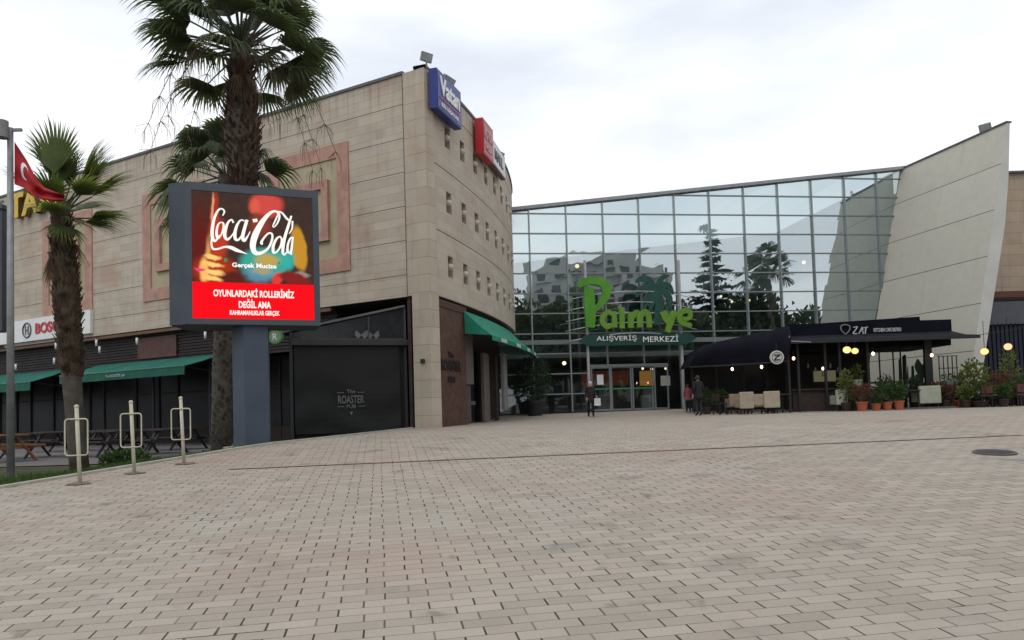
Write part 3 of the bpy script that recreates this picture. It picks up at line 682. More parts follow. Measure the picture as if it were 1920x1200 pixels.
# round green hanging sign
c = onY(516, 631, 23.3); rs = thing('round_sign', 'round green projecting sign under the right corner of the big screen', 'sign', c)
m = MB(); yax = Vector((.1, 1, 0)).normalized(); m.tube([c, c+yax*.12], .235, 28); m.build('disc', mat('sign_green', (.10, .22, .09), .5), rs)
m = MB().tube([c-yax*.006, c-yax*.001], .19, 28); m.build('inner_disc', mat('sign_pale_green', (.20, .33, .17), .5), rs)
text('lettering', 'R', WH, c-yax*.012, (1, -.1, 0), (0, 0, 1), .2, rs, .16, .006, .02)
MB().span(c+Vector((0, .06, 0)), c+Vector((.75, .2, -.05)), .03, .03).build('bracket', BLACKM, rs)
# ------------------------------------------------------------------ green awning on the curved side
ag = thing('awning', 'bright green side awning projecting from the curved facade', 'awning', c3(s_at_px(900, 3), 2.6, .5))
sA, sB = s_at_px(871, 3.7), STOT-3.4
def aw(f, v, dz=0): s = sA+(sB-sA)*f; return c3(s, 3.72+(2.78-3.72)*v-.05*math.sin(v*math.pi)+dz, -.02+(1.02+.02)*v)
m = MB(); va = MB()
for i in range(16):
    for j in range(4):
        for dz in (0, -.03):
            F = [aw(i/16, j/4, dz), aw((i+1)/16, j/4, dz), aw((i+1)/16, (j+1)/4, dz), aw(i/16, (j+1)/4, dz)]; m.face(F if dz else F[::-1])
    for k in range(2):
        f0, f1 = (i*2+k)/32, (i*2+k+1)/32; g = lambda f: aw(f, 1, 0); dn = Vector((0, 0, -.17-.0*(k)))
        va.face([g(f0), g(f0)+dn, g(f1)+dn, g(f1)])
m.build('canopy', GREEN, ag, True); vo = va.build('valance', GREEN, ag)
MB().face([aw(0, 0), aw(0, .33), aw(0, .66), aw(0, 1), c3(sA, 2.9, .0)]).build('side_cheek', GREEN, ag)
for i in range(5):
    f = .12+.19*i; p = aw(f, 1, -.085); s = sA+(sB-sA)*f; _, tg, nn = cs(s); text('valance_lettering', 'ROASTER', WH, p+Vector((nn.x, nn.y, 0))*.02, (tg.x, tg.y, 0), (0, 0, 1), .13, vo, .75, .006, .02)
# ------------------------------------------------------------------ glass hall
GT0, GTR = onY(961, 395, 37.6), None
zW = 12.4
G1 = onZ(1690, 318, zW); gdir = Vector((math.cos(R(8)), math.sin(R(8)), 0)); gn = Vector((gdir.y, -gdir.x, 0))
G0 = Vector((G1.x, G1.y, 0))
def gp(px, py): return onPlane(px, py, G0, gn)
gl = gp(961, 395); LG_ = (G0-Vector((gl.x, gl.y, 0))).length; GL0 = G0 - gdir*(LG_+3.0)
slope = (zW-gl.z)/LG_
def gpos(d, z, o=0): return GL0 + gdir*d + gn*o + Vector((0, 0, z))
def gtop(d): return gl.z + slope*(d-3.0)
def gd(px, py): p = gp(px, py); return (p-GL0).dot(gdir), p.z
hall = thing('glass_hall', 'tall glazed entrance hall with sloping roofline between the two stone blocks', 'glass hall', gpos(LG_/2, -.05))
DEND = LG_+3.0
d1 = gd(1262, 363)[0]; d2 = gd(1518.5, 339)[0]; bay = (d2-d1)/4
mull = [d1+bay*k for k in range(-14, 9) if 0 < d1+bay*k < DEND-.1]
zt0 = gd(1325, 367)[1]; zt1 = gd(1325, 548)[1]; rh = (zt0-zt1)/5
trans = [zt0-rh*k for k in range(-1, 12) if zt0-rh*k > .3]
# doors opening
dA, dB = gd(1107, 730)[0], gd(1253, 730)[0]; zD = gd(1180, 687)[1]
# glass
GM = bpy.data.materials.new('coated_glass'); GM.use_nodes = True; t = GM.node_tree; t.nodes.clear()
gg = N(t, 'ShaderNodeBsdfGlossy'); gg.inputs['Roughness'].default_value = .0; gg.inputs['Color'].default_value = (.80, .88, .90, 1)
tr = N(t, 'ShaderNodeBsdfTransparent'); tr.inputs['Color'].default_value = (.62, .70, .68, 1)
lw = N(t, 'ShaderNodeLayerWeight'); lw.inputs['Blend'].default_value = .25
fm_ = M1(t, 'ADD', M1(t, 'MULTIPLY', lw.outputs['Fresnel'], .35), .52, clamp=True)
tcx = N(t, 'ShaderNodeTexCoord'); nn_ = noise(t, tcx.outputs['Object'], .9, 1); bpn = N(t, 'ShaderNodeBump'); bpn.inputs['Strength'].default_value = .03; bpn.inputs['Distance'].default_value = .12
t.links.new(nn_, bpn.inputs['Height']); t.links.new(bpn.outputs[0], gg.inputs['Normal'])
ms = N(t, 'ShaderNodeMixShader'); t.links.new(fm_, ms.inputs[0]); t.links.new(tr.outputs[0], ms.inputs[1]); t.links.new(gg.outputs[0], ms.inputs[2])
oo = N(t, 'ShaderNodeOutputMaterial'); t.links.new(ms.outputs[0], oo.inputs[0])
CG = bpy.data.materials.new('clear_glass'); CG.use_nodes = True; t = CG.node_tree; t.nodes.clear()
gg = N(t, 'ShaderNodeBsdfGlossy'); gg.inputs['Roughness'].default_value = .0; gg.inputs['Color'].default_value = (.8, .88, .9, 1)
tr = N(t, 'ShaderNodeBsdfTransparent'); tr.inputs['Color'].default_value = (.85, .9, .88, 1); ms = N(t, 'ShaderNodeMixShader'); ms.inputs[0].default_value = .14
t.links.new(tr.outputs[0], ms.inputs[1]); t.links.new(gg.outputs[0], ms.inputs[2]); oo = N(t, 'ShaderNodeOutputMaterial'); t.links.new(ms.outputs[0], oo.inputs[0])
CG2 = bpy.data.materials.new('added_translucent_roof'); CG2.use_nodes = True; t = CG2.node_tree; t.nodes.clear(); d_ = N(t, 'ShaderNodeBsdfTranslucent'); d_.inputs[0].default_value = (.55, .60, .60, 1); oo = N(t, 'ShaderNodeOutputMaterial'); t.links.new(d_.outputs[0], oo.inputs[0])  # unseen translucent roof, added so daylight brightens the hall interior
rnd = random.Random(3)
m = MB(); mc = MB(); db = [0]+mull+[DEND]; zbk = sorted([-.05]+trans+[30])
for a, b in zip(db, db[1:]):
    for z0, z1 in zip(zbk, zbk[1:]):
        ta_, tb2 = gtop(a), gtop(b)
        if z0 >= max(ta_, tb2): continue
        za_, zb_2 = min(z1, ta_), min(z1, tb2)
        j = [rnd.uniform(-.007, .007) for _ in range(4)]
        low = z1 < 3.2
        if (a+b)/2 > dA and (a+b)/2 < dB and z1 < zD+.4: continue
        (mc if low else m).face([gpos(a, z0, j[0]), gpos(b, z0, j[1]), gpos(b, max(z0+.001, zb_2), j[2]), gpos(a, max(z0+.001, za_), j[3])])
m.build('glazing', GM, hall); mc.build('lower_glazing', CG, hall)
for d in mull:
    bot = zD+.1 if dA < d < dB else -.05
    MB().span(gpos(d, bot, .06), gpos(d, gtop(d)-.02, .06), .055, .12).build('mullion', ALU, hall)
for z in trans:
    a = 0 if z < gtop(0) else (z-gtop(0))/slope
    if z < zD:
        MB().span(gpos(0, z, .03), gpos(dA, z, .03), .08, .06).build('transom', ALU, hall)
    elif a < DEND: MB().span(gpos(a, z, .03), gpos(DEND, z, .03), .08, .055).build('transom', ALU, hall)
MB().span(gpos(0, gtop(0)+.05, 0), gpos(DEND+.5, gtop(DEND+.5)+.05, 0), .45, .16).build('roof_edge', mat('roof_edge_grey', (.26, .28, .29), .5), hall)
MB().span(gpos(0, gd(1200, 639)[1]+.0, .05), gpos(DEND, gd(1200, 639)[1], .05), .1, .22).build('floor_band', mat('band_grey', (.16, .18, .18), .5), hall)
m = MB(); m.face([gpos(0, gtop(0), 0), gpos(DEND, gtop(DEND), 0), gpos(DEND, gtop(DEND), -16), gpos(0, gtop(0), -16)]); m.build('roof', CG2, hall)
INT = mat('hall_interior', (.24, .265, .265), .8, .3, .5)
m = MB(); m.face([gpos(0, -.1, -14), gpos(DEND, -.1, -14), gpos(DEND, 13, -14), gpos(0, 13, -14)]); m.face([gpos(DEND-.3, -.1, -14), gpos(DEND-.3, -.1, -.3), gpos(DEND-.3, 12.25, -.3), gpos(DEND-.3, 12.25, -14)]); m.build('back_wall', INT, hall)
m = MB(); m.box(gpos(DEND/2, 3.1, -9), (DEND, 10, .3), gdir).box(gpos(DEND/2, 7.2, -11), (DEND, 6, .3), gdir); m.build('gallery_floor', INT, hall)
m = MB(); m.face([gpos(0, -.045, 0), gpos(DEND, -.045, 0), gpos(DEND, -.045, -14), gpos(0, -.045, -14)]); struct(m.build('hall_floor', mat('hall_tiles', (.20, .18, .16), .3), None))
# doors
def gbox(m, px0, px1, py0, py1, o, th):
    a, z0 = gd(px0, py1); b, z1 = gd(px1, py0); m.box(gpos((a+b)/2, (z0+z1)/2, o), (abs(b-a), th, abs(z1-z0)), gdir); return m
m = MB(); m.box(gpos((dA+dB)/2, zD+.05, .06), (dB-dA, .16, .14), gdir); m.build('door_header', ALU, hall)
edges = [1107, 1145, 1185, 1225, 1253]
for i, (a, b) in enumerate(zip(edges, edges[1:])):
    da, db_ = gd(a, 730)[0], gd(b, 730)[0]; off = .02 if i in (1, 2) else .1
    dr = MB(); w_ = .07
    dr.box(gpos(da+.05, (zD-.05)/2, off), (w_, .06, zD+.02), gdir).box(gpos(db_-.05, (zD-.05)/2, off), (w_, .06, zD+.02), gdir).box(gpos((da+db_)/2, zD-.04, off), (db_-da-.18, .06, .07), gdir).box(gpos((da+db_)/2, .0, off), (db_-da-.18, .06, .09), gdir)
    do = dr.build('sliding_door', ALU, hall)
    MB().face([gpos(da+.08, .03, off), gpos(db_-.08, .03, off), gpos(db_-.08, zD-.06, off), gpos(da+.08, zD-.06, off)]).build('door_glass', CG, do)
    if i < 3: MB().box(gpos((da+db_)/2, 1.05, off+.02), (db_-da-.2, .01, .07), gdir).build('green_strip', mat('green_vinyl', (.03, .22, .07), .5), do)
for px, py, w_, h_, mm, lab in ((1124, 712, .33, .5, WHITE, 'white poster on the left entrance door'), (1246, 714, .5, .5, mat('grey_poster', (.3, .3, .28), .6), 'grey poster on the right entrance pane')):
    p = gpos(gd(px, py)[0], gd(px, py)[1], .14); tag(MB().box(p, (w_, .012, h_), gdir).build('poster', mm), lab, 'poster')
# lit things inside the hall
def deeppt(px, py, o): p = onPlane(px, py, gpos(0, 0, -o), gn); return p
for px, py, r, lab in ((1058, 681, .1, 'lit ceiling lamp seen through the glass left of the doors'), (1205, 691, .06, 'small lit lamp behind the doors above the orange stall, left one'), (1222, 692, .07, 'small lit lamp behind the doors above the orange stall, middle one'), (1248, 691, .06, 'small lit lamp behind the right end of the doors'), (1082, 499, .11, 'warm round lamp high behind the glass beside the P'), (1507, 492, .10, 'pale round lamp behind the upper glass near the white wall'), (1352, 555, .06, 'tiny lit lamp behind the glass above the black awning, left one'), (1372, 566, .06, 'tiny lit lamp behind the glass above the black awning, middle one'), (1405, 563, .06, 'tiny lit lamp behind the glass above the black awning, right one')):
    p = deeppt(px, py, 2.2); lt = thing('ceiling_lamp', lab, 'lamp', p); MB().ball(p, r, 12).build('lamp_shade', bulb('hall_lamp', (1, .74, .4), 3), lt, True); MB().tube([p+Vector((0, 0, r)), p+Vector((0, 0, r+.35))], .01, 5).build('cord', BLACKM, lt)
p0, p1 = deeppt(1204, 708, 3), deeppt(1228, 764, 3)
ks = thing('kiosk', 'orange lit sales stall standing inside behind the glass doors', 'kiosk', (p0.x, p0.y, -.04))
MB().box(((p0.x+p1.x)/2, p0.y+.3, (p0.z+.75)/2+.45), (.75, .5, .8)).build('display', emat('stall_orange', (.45, .21, .05), .42), ks); MB().box(((p0.x+p1.x)/2, p0.y+.3, .36), (.8, .6, .8)).build('counter', mat('counter_grey', (.25, .25, .24), .6), ks)
p0 = deeppt(1135, 705, 4); rr = thing('shop_display', 'red lit shop shelves inside the hall behind the left door', 'display', (p0.x, p0.y, -.04)); MB().box((p0.x, p0.y, 1.75), (2.6, .3, .8)).build('header', emat('dim_red', (.075, .02, .012), .55), rr); MB().box((p0.x, p0.y+.1, .6), (2.6, .4, 1.3)).build('shelf', DARKW, rr)
# ------------------------------------------------------------------ mall name sign in front of the doors
GS = 1.1
def sg(px, py, o=GS): return onPlane(px, py, gpos(0, 0, o), gn)
LIME = mat('lime_letter', (.07, .26, .012), .45, .15, 2); LIME2 = mat('olive_lime_letter', (.12, .26, .02), .45, .12, 2); DG = mat('dark_green_board', (.006, .05, .038), .5, .15)
ps = thing('mall_sign', 'large green mall name sign on two slim steel poles in front of the doors', 'sign', sg(1190, 766))
for px0, py0, px1, py1 in ((1101, 488, 1106, 766), (1272, 488, 1283, 766)):
    a, b = sg(px0, py0, GS-.2), sg(px1, py1, GS-.2); MB().tube([b, Vector((b.x, b.y, a.z))], .07, 10).build('pole', mat('pale_steel', (.40, .40, .40), .4, metal=.2), ps)
m = MB(); a, b = sg(1083, 638), sg(1305, 636)
gs_up = Vector((0, 0, 1)); c = (a+b)/2; L = (b-a).length; hh = .27
for k, s_ in enumerate((-1, 1)): pass
poly = [c+gdir*(-L/2)+gs_up*-.05, c+gdir*(-L/2+.5)+gs_up*-hh, c+gdir*(L/2-.5)+gs_up*-hh, c+gdir*(L/2)+gs_up*.05, c+gdir*(L/2-.4)+gs_up*hh, c+gdir*(-L/2+.4)+gs_up*hh]
m.prism(poly, gn*.12); board = m.build('name_board', DG, ps)
for wd_, pa, pb in (('ALIŞVERİŞ', 1117, 1192), ('MERKEZİ', 1204, 1270)): text('board_lettering', wd_, WH, (sg(pa, 635)+sg(pb, 634))/2+gn*.14, (sg(pb, 634)-sg(pa, 635)), gs_up, .36, board, (sg(pb, 634)-sg(pa, 635)).length, .02, .0)
# curved steel rails
for zpx in (548, 568, 588, 606, 626):
    pts_ = []
    for k in range(17):
        f = k/16; d = -3.35+6.7*f; p = sg(1190, zpx)+gdir*d + gn*(-.5+.7*(1-(2*f-1)**2)) + gs_up*(.32*(1-(2*f-1)**2)-.3); pts_.append(p)
    MB().tube(pts_, .022, 6).build('rail', mat('rail_steel', (.45, .46, .46), .35, metal=.5), ps, True)
def ribbon(m, pts, wds, org, ax, up, depth, sc=1.0):
    """flat stroke of varying width through 2-D points (smoothed), as a thin solid"""
    P = []; n = len(pts)
    for i in range(n-1):
        p0 = pts[max(0, i-1)]; p1 = pts[i]; p2 = pts[i+1]; p3 = pts[min(n-1, i+2)]
        for k in range(6):
            t_ = k/6; f = lambda a, b, c, d: .5*((2*b)+(-a+c)*t_+(2*a-5*b+4*c-d)*t_*t_+(-a+3*b-3*c+d)*t_**3)
            P.append((f(p0[0], p1[0], p2[0], p3[0]), f(p0[1], p1[1], p2[1], p3[1]), wds[i]+(wds[i+1]-wds[i])*t_))
    P.append((pts[-1][0], pts[-1][1], wds[-1])); nz = ax.cross(up)
    L_, R_ = [], []
    for i, (x, y, w_) in enumerate(P):
        a = P[max(0, i-1)]; b = P[min(len(P)-1, i+1)]; dx, dy = b[0]-a[0], b[1]-a[1]; l = math.hypot(dx, dy) or 1; nx, ny = -dy/l*w_/2, dx/l*w_/2
        q = lambda X, Y: org + ax*(X*sc) + up*(Y*sc)
        L_.append(q(x+nx, y+ny)); R_.append(q(x-nx, y-ny))
    for i in range(len(P)-1):
        e = nz*depth
        m.face([R_[i]+e, R_[i+1]+e, L_[i+1]+e, L_[i]+e]); m.face([L_[i], L_[i]+e, L_[i+1]+e, L_[i+1]][::-1]); m.face([R_[i]+e, R_[i], R_[i+1], R_[i+1]+e][::-1])
    e = nz*depth; m.face([L_[0], R_[0], R_[0]+e, L_[0]+e]); m.face([L_[-1], L_[-1]+e, R_[-1]+e, R_[-1]])
# letters traced in sign-plane metres from pixel positions of the photograph's sign
so_ = sg(1060, 660)
def s2(x, y):    # x,y in zoom pixels (6.668 per photo pixel)
    p = sg(1060+x/6.668, 480+y/6.668); v = p-so_; return (v.dot(gdir), v.z)
def letter(name, strokes, mm):
    m = MB()
    for i, (pts_, wd) in enumerate(strokes):
        ribbon(m, [s2(*p) for p in pts_], [w_*.00415 for w_ in wd], so_+gn*(.08+.003*i), gdir, gs_up, .16)
    m.build(name, mm, ps)
letter('letter_P', [([(285, 400), (290, 560), (300, 740), (300, 900)], [110, 125, 125, 100]), ([(150, 400), (200, 345), (300, 320), (420, 330), (490, 400), (500, 490), (440, 590), (350, 700)], [30, 90, 85, 90, 110, 95, 75, 40])], LIME)
letter('letter_a', [([(590, 740), (520, 710), (460, 760), (455, 840), (510, 890), (580, 860)], [50, 55, 60, 60, 60, 40]), ([(595, 700), (600, 800), (605, 900)], [55, 60, 60])], LIME2)
letter('letter_l', [([(690, 650), (695, 780), (695, 910)], [65, 60, 60])], LIME2)
letter('letter_m', [([(815, 710), (805, 800), (805, 905)], [80, 70, 65]), ([(820, 780), (870, 720), (910, 760), (915, 900)], [50, 70, 70, 60]), ([(920, 780), (970, 710), (1020, 750), (1035, 900)], [50, 70, 70, 60])], LIME2)
letter('letter_y', [([(1200, 700), (1245, 790), (1290, 850)], [85, 85, 75]), ([(1350, 700), (1300, 820), (1260, 960)], [80, 80, 60])], LIME2)
letter('letter_e', [([(1440, 800), (1530, 780), (1540, 710), (1470, 690), (1410, 740), (1420, 820), (1490, 860), (1560, 870)], [45, 50, 60, 65, 65, 65, 60, 40])], LIME2)
# palm emblem
m = MB(); PG = mat('emblem_green', (.008, .06, .042), .5, .2)
for st in [([(1130, 440), (1040, 310), (940, 290), (870, 330)], [70, 75, 70, 20]), ([(1130, 440), (1030, 400), (930, 430), (880, 520)], [70, 85, 80, 20]), ([(1140, 450), (1050, 490), (1000, 560), (980, 680)], [70, 80, 75, 20]), ([(1150, 440), (1160, 350), (1200, 280), (1290, 250)], [70, 70, 60, 15]), ([(1150, 440), (1220, 370), (1290, 390), (1340, 480)], [70, 70, 65, 15]), ([(1150, 440), (1230, 450), (1290, 540), (1300, 670)], [70, 80, 75, 20]), ([(1130, 460), (1080, 560), (1060, 690)], [60, 75, 20]), ([(1150, 470), (1180, 580), (1175, 700)], [60, 90, 60]), ([(1140, 460), (1150, 600), (1140, 760), (1130, 870)], [80, 75, 70, 80])]:
    ribbon(m, [s2(*p) for p in st[0]], [w_*.0042 for w_ in st[1]], so_+gn*(.05+.002*len(m.f)/40), gdir, gs_up, .1)
m.build('palm_emblem', PG, ps)
# ------------------------------------------------------------------ pale fin wall
F1 = onZ(1888, 230, zW); lean = .24
Gx = G1 + Vector((0, 0, 0)); back = (Vector((Gx.x, Gx.y, 0)) - Vector((F1.x, F1.y, 0))).normalized()
side = Vector((-back.y, back.x, 0));  side = side if side.x > 0 else -side   # to the right
def fw(a, z, o=0): return Vector((F1.x, F1.y, 0)) + back*a + side*(o + lean*(z-zW)) + Vector((0, 0, z))
LF = (Vector((Gx.x, Gx.y, 0))-Vector((F1.x, F1.y, 0))).length
zs_ = [-.5, 1.5, 3.9, 5.8, 7.8, 10, zW]; th = [.60, .60, .62, .66, .68, .5, .16]
fin = thing('fin_wall', 'tall leaning pale rendered fin wall right of the glass hall', 'wall', fw(0, -.5))
m = MB(); mcap = MB()
for (z0, t0), (z1, t1) in zip(zip(zs_, th), zip(zs_[1:], th[1:])):
    L_ = LF+.12
    n = 3
    m.face([fw(0, z0), fw(L_, z0), fw(L_, z1), fw(0, z1)][::-1], [(0, z0), (L_, z0), (L_, z1), (0, z1)][::-1])
    mcap.face([fw(0, z0, 0), fw(0, z0, t0), fw(0, z1, t1), fw(0, z1, 0)]); mcap.face([fw(0, z0, t0), fw(L_, z0, t0), fw(L_, z1, t1), fw(0, z1, t1)])
m.build('rendered_face', RENDER, fin); mcap.build('end_face', RENDER_CAP, fin)
MB().span(fw(-.03, zW+.04, .08), fw(LF-.05, zW+.04, .08), .3, .07).build('coping', COPING, fin)
fp = fw(1.25, zW+.05, .08); 
floodlight('roof_floodlight', 'dark floodlight on top of the leaning pale fin wall', fp, .22, (-.6, -.5, -.4), (.5, .14, .35))
# ------------------------------------------------------------------ right stone block and dark shop
rb = thing('stone_block', 'orange beige stone block behind the pale fin wall at the right edge', 'building', (25, 39, -.1))
c0 = onY(1858, 560, 38.5); c1 = onY(1913, 330, 38.5); zrt = onY(1895, 325, 38.5).z; zrb = onY(1895, 553, 38.5).z
m = MB(); X0, X1 = c0.x-3, c1.x
def rface(m, p, q, z0, z1):
    L = (q-p).length; m.face([Vector((p.x, p.y, z0)), Vector((q.x, q.y, z0)), Vector((q.x, q.y, z1)), Vector((p.x, p.y, z1))], [(0, z0), (L, z0), (L, z1), (0, z1)])
a, b, c_, d_ = Vector((X0, 38.5, 0)), Vector((X1, 38.5, 0)), Vector((X1+9, 35.5, 0)), Vector((X0, 52, 0))
rface(m, a, b, zrb, zrt); rface(m, b, c_, zrb, zrt); rface(m, d_, a, zrb, zrt); m.build('stone_wall', STONE_R, rb)
MB().span(a+Vector((0, 0, zrt+.04)), b+Vector((0, 0, zrt+.04)), .3, .1).span(b+Vector((0, 0, zrt+.04)), c_+Vector((0, 0, zrt+.04)), .3, .1).build('coping', COPING, rb)
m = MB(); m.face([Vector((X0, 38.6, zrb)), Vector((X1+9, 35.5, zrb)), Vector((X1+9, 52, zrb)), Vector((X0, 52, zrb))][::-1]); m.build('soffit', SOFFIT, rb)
MB().box(((X0+X1+9)/2, 37.6, zrb-.16), (X1+9-X0, 1.2, .3)).build('red_band', mat('rust_band', (.10, .035, .022), .6), rb)
zg1 = onY(1895, 565, 37).z; zg2 = onY(1895, 606, 37).z
MB().box(((X0+X1+9)/2, 37.1, (zg1+zg2)/2), (X1+9-X0, .2, zg1-zg2)).build('fascia_panel', GREYP, rb)
m = MB(); x = X0
while x < X1+8: m.box((x, 37.25, (zg2-.1)/2), (.16, .08, zg2+.1)); x += .22
m.box(((X0+X1+9)/2, 37.4, (zg2-.1)/2), (X1+9-X0, .1, zg2+.12)); m.build('corrugated_cladding', NAVY, rb)
# ------------------------------------------------------------------ black cafe in front of the glass
CY = 30.0
cg = lambda y: pz(y)
cafe = thing('cafe_pavilion', 'black canvas covered cafe pavilion in front of the glass hall', 'cafe', (onY(1600, 770, CY).x, CY, cg(CY)))
def cy(px, py, y=CY): return onY(px, py, y)
# roof slab / fascia
a, b = cy(1479, 608, CY+1.2), cy(1784, 608, CY+1.2)
zf1 = a.z; zf0 = cy(1600, 632, CY+1.2).z; x0, x1 = a.x, b.x
MB().box(((x0+x1)/2, CY+1.3, (zf1+zf0)/2), (x1-x0, .2, zf1-zf0)).build('fascia', BLACKC, cafe)
m = MB(); m.prism([(x0, CY+1.4, zf1-.03), (x1-1.2, CY+1.4, zf1+.18), (x1-1.2, CY+1.4, zf1-.1), (x0, CY+1.4, zf1-.15)], (0, 5.5, 0)); m.build('roof', BLACKC, cafe)
# front awning
zb_a = cy(1650, 638, CY).z; xl, xr = cy(1480, 638, CY).x, cy(1835, 638, CY).x
m = MB(); n = 14
for i in range(n):
    fa, fb = i/n, (i+1)/n; T = lambda f: Vector((x0+(x1-x0)*f, CY+1.18, zf0+.12)); Bt = lambda f: Vector((xl+(xr-xl)*f, CY-.1, zb_a+.1)); 
    md = lambda f: T(f).lerp(Bt(f), .5)+Vector((0, 0, -.04+.02*math.sin(f*30)))
    for dz in (0, -.03):
        d = Vector((0, 0, dz)); m.face([T(fa)+d, md(fa)+d, md(fb)+d, T(fb)+d]); m.face([md(fa)+d, Bt(fa)+d, Bt(fb)+d, md(fb)+d])
m.build('front_awning', mat('black_canvas_front', (.008, .008, .014), .8, .3, 1.5, .5, bscale=3.5, spec=.2), cafe)
MB().box(((xl+xr)/2, CY-.1, zb_a+.03), (xr-xl, .07, .14)).build('awning_bar', BLACKM, cafe)
MB().tube([(xl-.05, CY-.15, zb_a+.28), (xl-.05, CY-.15, zb_a+.06), (xl+.8, CY-.15, zb_a-.0)], .025, 6).build('awning_crank', STEEL, cafe)
# inner dark volume
zfl = cg(CY)
m = MB(); xw = cy(1628, 700, CY+4.5).x
m.box(((x0+xw)/2, CY+4.6, (zf0+zfl)/2), (xw-x0, .15, zf0-zfl)); m.build('back_wall', DARK, cafe)
m = MB(); m.box(((x0+x1)/2, CY+3, zf0-.28), (x1-x0, 3.4, .35)); m.build('ceiling_box', BLACKC, cafe)
m = MB(); m.box(((x0+xw)/2-.2, CY+.9, zfl+.42), (xw-x0-.2, .12, .9)); m.box(((x0+xw)/2-.2, CY+.85, zfl+.92), (xw-x0, .3, .06)); m.build('counter', DARKW, cafe)
for px in (1479, 1497, 1548, 1575, 1628): p = cy(px, 700, CY+.6); MB().box((p.x, p.y, (zf0+zfl)/2), (.09, .09, zf0-zfl)).build('post', BLACKM, cafe)
p = cy(1741, 700, CY+.9); MB().box((p.x, p.y, (zf0+zfl)/2), (.3, .15, zf0-zfl)).build('post', BLACKM, cafe)
# lit shelf inside
p0 = cy(1548, 705, CY+4.3); MB().box((p0.x, CY+4.4, p0.z), (1.0, .06, .5)).build('lit_shelf', emat('dim_shelf', (.20, .19, .10), .45), cafe)
for i in range(6):
    p = cy(1515+i*14, 690+((i*7) % 3)*8, CY+3.6); tag(MB().tube([p, p+Vector((0, 0, .16)), p+Vector((0, 0, .24))], [.04, .04, .015], 8).build('bottle', mat('pale_bottle', (.3, .31, .28), .3)), ['pale bottle on the cafe back shelf, leftmost', 'pale bottle second on the cafe back shelf', 'pale bottle third on the cafe back shelf', 'pale bottle fourth on the cafe back shelf', 'pale bottle fifth on the cafe back shelf', 'pale bottle on the cafe back shelf, rightmost'][i], 'bottle', 'bottles on the cafe shelf')
m = MB()
for px in (1630, 1650, 1676, 1690): p = cy(px, 700, CY+3.8); m.box((p.x, p.y, (zf0-.4+zfl)/2), (.05, .05, zf0-.4-zfl))
p, q = cy(1628, 718, CY+3.8), cy(1695, 718, CY+3.8); m.box(((p.x+q.x)/2, p.y, p.z), (q.x-p.x, .06, .08)); m.build('window_frame', BLACKM, cafe)
# ZAT sign
FX = Vector((1, 0, 0)); UZ = Vector((0, 0, 1)); SW = mat('silver_letter', (.55, .55, .53), .35, metal=.1)
yf = CY+1.18
zsgn = thing('cafe_sign', 'silver lettering and pin emblem standing on the black cafe fascia', 'sign', onY(1600, 622, yf))
so2 = onY(1560, 640, yf)
def z2(x, y): p = onY(1560+x/5.333, 600+y/5.333, yf); v = p-so2; return (v.x, v.z)
for nm_, grp_ in (('letter_Z', 0), ('letter_A', 1), ('letter_T', 3)):
  m = MB()
  for st in [([(205, 75), (245, 70), (225, 105), (205, 135), (245, 138)], [8]*5), ([(262, 138), (285, 95), (295, 75), (300, 105), (305, 140)], [8]*5), ([(275, 112), (305, 108)], [7]*2), ([(310, 80), (350, 72)], [8]*2), ([(335, 75), (328, 105), (325, 138)], [8]*3)][grp_:{0: 1, 1: 3, 3: 5}[grp_]]:
    ribbon(m, [z2(*p) for p in st[0]], [w_*.0043 for w_ in st[1]], so2+Vector((0, -.03, 0)), FX, UZ, .05)
  m.build(nm_, SW, zsgn)
m = MB(); ribbon(m, [z2(*p) for p in [(130, 145), (95, 115), (80, 80), (95, 55), (130, 48), (165, 60), (172, 85), (160, 115), (130, 145)]], [10*.0043]*9, so2+Vector((0, -.03, 0)), FX, UZ, .05); m.build('pin_emblem', mat('grey_green_letter', (.16, .19, .18), .5), zsgn)
pc = (onY(1636, 618, yf)+onY(1690, 619, yf))/2
text('small_lettering', 'KITCHEN CAFE BISTRO', SW, pc+Vector((0, -.03, 0)), FX, UZ, .16, zsgn, 1.15, .02, .012)
# curved side awning
sawn = thing('cafe_awning', 'rounded black canvas canopy at the left end of the cafe', 'awning', (onY(1300, 700, CY+3).x, CY+3, 0))
crown = [(1479, 611, CY+.5), (1440, 621, CY+1), (1390, 631, CY+1.6), (1340, 642, CY+2.2), (1312, 652, CY+2.7)]
eave = [(1477, 677, CY-.3), (1440, 680, CY+.4), (1390, 683, CY+1.1), (1340, 686, CY+1.7), (1292, 688, CY+2.3)]
m = MB(); n = 10
TT = [onY(*p) for p in crown]; EE = [onY(*p) for p in eave]
def lerpl(L, f): f *= len(L)-1; i = min(len(L)-2, int(f)); return L[i].lerp(L[i+1], f-i)
def cv(f, v):
    a, b = lerpl(TT, f), lerpl(EE, f); c = a.lerp(b, v); return c + Vector((-.0, -.35, .16))*math.sin(v*math.pi)
for i in range(12):
    for j in range(8): m.face([cv(i/12, j/8), cv((i+1)/12, j/8), cv((i+1)/12, (j+1)/8), cv(i/12, (j+1)/8)])
